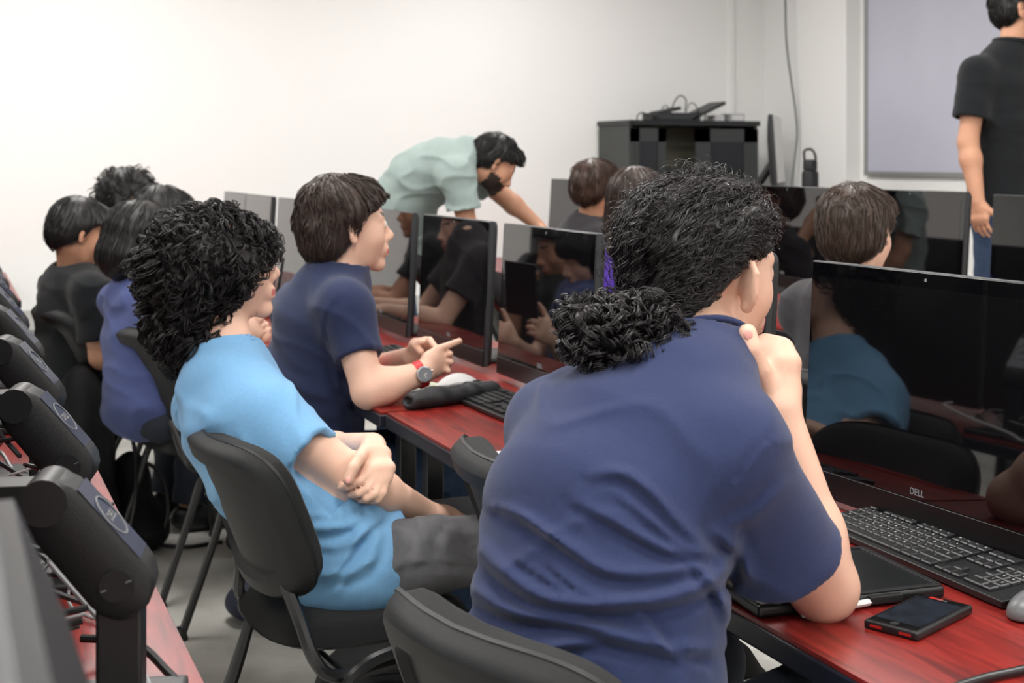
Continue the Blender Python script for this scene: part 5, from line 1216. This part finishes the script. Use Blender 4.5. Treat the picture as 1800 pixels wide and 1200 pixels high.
# ------------------------------------------------------------------ teacher's desk, its computer and bottle
PZ0 = .24
t = thing('teacher_desk', 'dark desk in the corner carrying the bottle and the side-on computer', 'desk', (3.95+.14, 6.2, PZ0)); 
obj('desktop', MB().box((0, 0, .73), (.6, 1.2, .76)).mesh('d', bevel=.003), M_EDGE, t)
for xx in (.03, .53):
    for yy in (.04, 1.12): obj('leg', MB().box((xx, yy, 0), (xx+.04, yy+.04, .73)).mesh('l'), M_METAL, t)
TDZ = PZ0+.76
bt = P(1424, 335, 7.85); t = thing('water_bottle', 'matte black steel water bottle with looped carry lid', 'bottle', (bt[0], bt[1], TDZ))
zz = CAMH-(300-HOR)/FPX*7.85-TDZ
obj('flask', MB().lathe([(.030, 0), (.046, .004), (.047, .02), (.047, zz-.015), (.040, zz), (.030, zz+.004)], 28).mesh('fl'), mat('matte black steel', (24, 25, 27), .5), t)
obj('lid', MB().lathe([(.040, zz+.004), (.040, zz+.05), (.036, zz+.06), (.02, zz+.064)], 24).mesh('lid'), M_BLACK, t)
obj('loop', MB().tube(spline([(-.036, 0, zz+.05), (-.040, 0, zz+.105), (-.02, 0, zz+.120), (.012, 0, zz+.118), (.034, 0, zz+.088), (.037, 0, zz+.05)], 6), .007, 8).mesh('lp'), M_BLACK, t)
# side-on computer: screen looks right (+X)
sp_ = P(1374, 270, 7.4); t = thing('desktop_computer', 'computer seen from its edge beside the hanging cable, on the corner desk', 'computer', (sp_[0], sp_[1], TDZ), rz=math.radians(180-33.2-4))
z0 = CAMH+(280-203)/FPX*7.4-MH-TDZ
for k, (me, m_) in PROTO.items():
    o = obj(k, me, None, t); o.matrix_local = Matrix.Translation((0, 0, z0))@Matrix.Rotation(math.radians(4), 4, 'Y')
lb = obj('stand_base', MB().box((.05, -.1, 0), (.28, .1, .015)).mesh('sb', bevel=.004), M_BLACK, t); obj('stand_arm', MB().tube([(.22, 0, .015), (.21, 0, z0*.3+.02), (.04, 0, z0+.16)], .022, 10).mesh('sa'), M_BLACK2, t)
# small device on top of monitor, blue object
# ------------------------------------------------------------------ cables on the left desks
def cab(label, pts, r, m, nm='cable'): return obj(nm, MB().tube(spline(pts, 8), r, 8).mesh('cb'), m, None, label=label, category='cable')
MG = mat('light grey cable', (150, 150, 152), .45); MK = mat('black cable sheath', (26, 27, 29), .4)
z = TZ
cab('pale grey cable curving down beside the nearest monitor stand', [(.12, 1.78, z+.10), (.19, 1.55, z+.05), (.205, 1.50, z+.02), (.212, 1.44, z+.006), (.222, 1.36, z+.006), (.225, 1.25, z+.006)], .0035, MG)
cab('thick black cable looping right of the nearest monitor stand', [(.15, 1.70, z+.03), (.205, 1.66, z+.03), (.235, 1.60, z+.012), (.250, 1.52, z+.007), (.245, 1.42, z+.007), (.235, 1.32, z+.007)], .005, MK)
cab('black cable looping beside the second monitor stand', [(.14, 2.25, z+.05), (.19, 2.22, z+.045), (.225, 2.12, z+.02), (.228, 2.04, z+.008), (.20, 1.95, z+.008)], .0055, MK)
cab('light grey cable looping beside the second monitor stand', [(.14, 2.27, z+.06), (.20, 2.24, z+.055), (.24, 2.12, z+.02), (.25, 2.00, z+.008), (.245, 1.90, z+.006), (.232, 1.86, z+.006)], .0045, MG)
cab('white cable zigzagging near the third monitor stand', [(.17, 2.90, z+.06), (.215, 2.88, z+.055), (.235, 2.78, z+.04), (.215, 2.66, z+.02), (.232, 2.6, z+.01), (.245, 2.5, z+.006), (.25, 2.36, z+.006)], .0035, M_WHITE)
cab('dark grey cable beside the white zigzag cable', [(.16, 2.82, z+.04), (.22, 2.70, z+.02), (.24, 2.62, z+.008), (.225, 2.50, z+.007), (.2, 2.45, z+.007)], .004, MK)
cab('short black looped cable end on the third desk', [(.20, 2.40, z+.03), (.24, 2.38, z+.03), (.252, 2.32, z+.02), (.245, 2.26, z+.007)], .006, MK)
for k in range(4):
    yy = 1.62+.035*k
    cab(['uppermost black cable crossing behind the nearest stand', 'thin grey cable crossing behind the nearest stand', 'thick black cable plugged into the nearest stand', 'thin black cable low behind the nearest stand'][k], [(-.02, yy-.12, z+.02+.0*k), (.04, yy-.06, z+.05-.01*k), (.10, yy, z+.08-.018*k), (.15, yy+.0, z+.09-.018*k)], [.004, .002, .0045, .0022][k], MG if k == 1 else MK)
rr = random.Random(5)
for i, (yc, n_) in enumerate(((2.05, 9), (2.65, 7), (3.4, 7), (4.2, 7), (5.0, 8), (5.8, 8), (6.6, 7))):
    t = thing('cable_tangle', ['tangle of black cables under the second monitor arm', 'tangle of black cables under the third monitor arm', 'tangle of black cables under the fourth monitor arm', 'tangle of cables halfway along the left desks', 'tangle of cables on the left desks near the back wall', 'tall tangle of cables against the back wall side of the left desks', 'farthest tangle of cables on the left desks'][i], 'cables', (.15, yc, z))
    for k in range(n_):
        pts_ = [np.array([rr.uniform(-.16, .05), rr.uniform(-.25, .25), rr.uniform(.01, .07 if i < 3 else .12)])]
        for q in range(5): pts_.append(np.clip(pts_[-1]+np.array([rr.uniform(-.09, .09), rr.uniform(-.12, .12), rr.uniform(-.04, .045)]), [-.2, -.3, .008], [.06, .3, .13]))
        obj('cable', MB().tube(spline(pts_, 6), rr.choice([.0022, .003, .004]), 6).mesh('c'), rr.choice([MK, MK, MK, MG]), t)
t = thing('power_adapter', 'black power adapter box on the left desk beside cables', 'adapter', (.04, 1.86, z+.001), rz=.1); obj('housing', MB().box((-.09, -.05, 0), (.09, .05, .035)).mesh('h', bevel=.006), M_BLACK, t); obj('label_plate', MB().box((-.05, -.03, .0352), (.05, .03, .0356)).mesh('l'), M_BLACK2, t)
t = thing('flat_case', 'grey flat case lying on the nearest left desk', 'case', (.09, 1.33, z+.001), rz=.05); obj('lid', MB().box((-.12, -.09, .012), (.06, .09, .024)).mesh('h', bevel=.004), mat('dull green grey plastic', (72, 78, 74), .6), t); obj('tray', MB().box((-.12, -.09, 0), (.06, .09, .0118)).mesh('h', bevel=.003), M_GREY, t)
# ------------------------------------------------------------------ bags on the floor
def bag(label, c, prims, m, straps=(), nm='backpack', cat='bag', cut=0.):
    t = thing(nm, label, cat, (c[0], c[1], 0)); c = np.array([c[0], c[1], 0.]); F = Field(c-.42, c+.42+[0, 0, .25], .009)
    for p_ in prims: F.add((lambda q: (q[0], q[1], q[2]))(fr(p_, np.eye(3), c)), .06)
    F.disp(lambda p: .014*noise3(p, 22, 3, 3), .05); F.cut(lambda p: .004-p[:, 2]); V, Q = F.surf(2); obj('sack', mesh_np('sack', V-c, Q), m, t)
    for s_ in straps: obj('strap', MB().tube(spline(s_, 8), [.007]*((len(s_)-1)*8+1), 6).mesh('s'), M_BLACK, t)
    return t
NY = mat('black bag nylon', (18, 19, 21), .7, .3, bump=(200, .4))
q = PZ(190, 860, 0)
bag('tall black backpack standing under the left desks', (.43, 4.95), [ellipsoid((0, 0, .32), (.11, .16, .32)), ellipsoid((.02, -.10, .16), (.11, .14, .16))], NY, [[(.09, -.05, .55), (.16, -.12, .40), (.16, -.2, .22), (.12, -.22, .05)]])
bag('black bag with hanging straps slumped beside the left desks', (.60, 4.98), [ellipsoid((0, .0, .15), (.08, .14, .17)), ellipsoid((.04, -.06, .07), (.08, .12, .08))], NY, [[(.0, .0, .31), (.09, -.06, .26), (.11, -.12, .14), (.08, -.14, .04)], [(.08, -.1, .02), (.18, -.12, .008), (.30, -.1, .008)]])
bag('dark blue and black bag on the floor behind the light blue shirt\'s chair', (.84, 4.02), [ellipsoid((0, 0, .055), (.085, .09, .065))], mat('navy nylon', (30, 36, 58), .7, bump=(200, .3)), nm='pouch_bag')
bag('large black backpack lying under the light blue shirt\'s chair', (.97, 3.05), [ellipsoid((0, 0, .12), (.20, .20, .14)), ellipsoid((.14, -.05, .09), (.14, .16, .10))], NY, [[(-.12, -.12, .22), (0, -.2, .24), (.12, -.2, .2), (.2, -.14, .1)], [(.02, -.2, .02), (.05, -.22, .14), (.06, -.12, .24)]])
for i, (x_, y_) in enumerate(((1.02, 2.75),)):
    cab('thin black cable lying on the floor under the desks', [(x_-.1, y_-.1, .005), (x_, y_+.05, .005), (x_+.12, y_+.02, .03), (x_+.2, y_+.2, .2), (x_+.22, y_+.25, .5)], .004, MK)
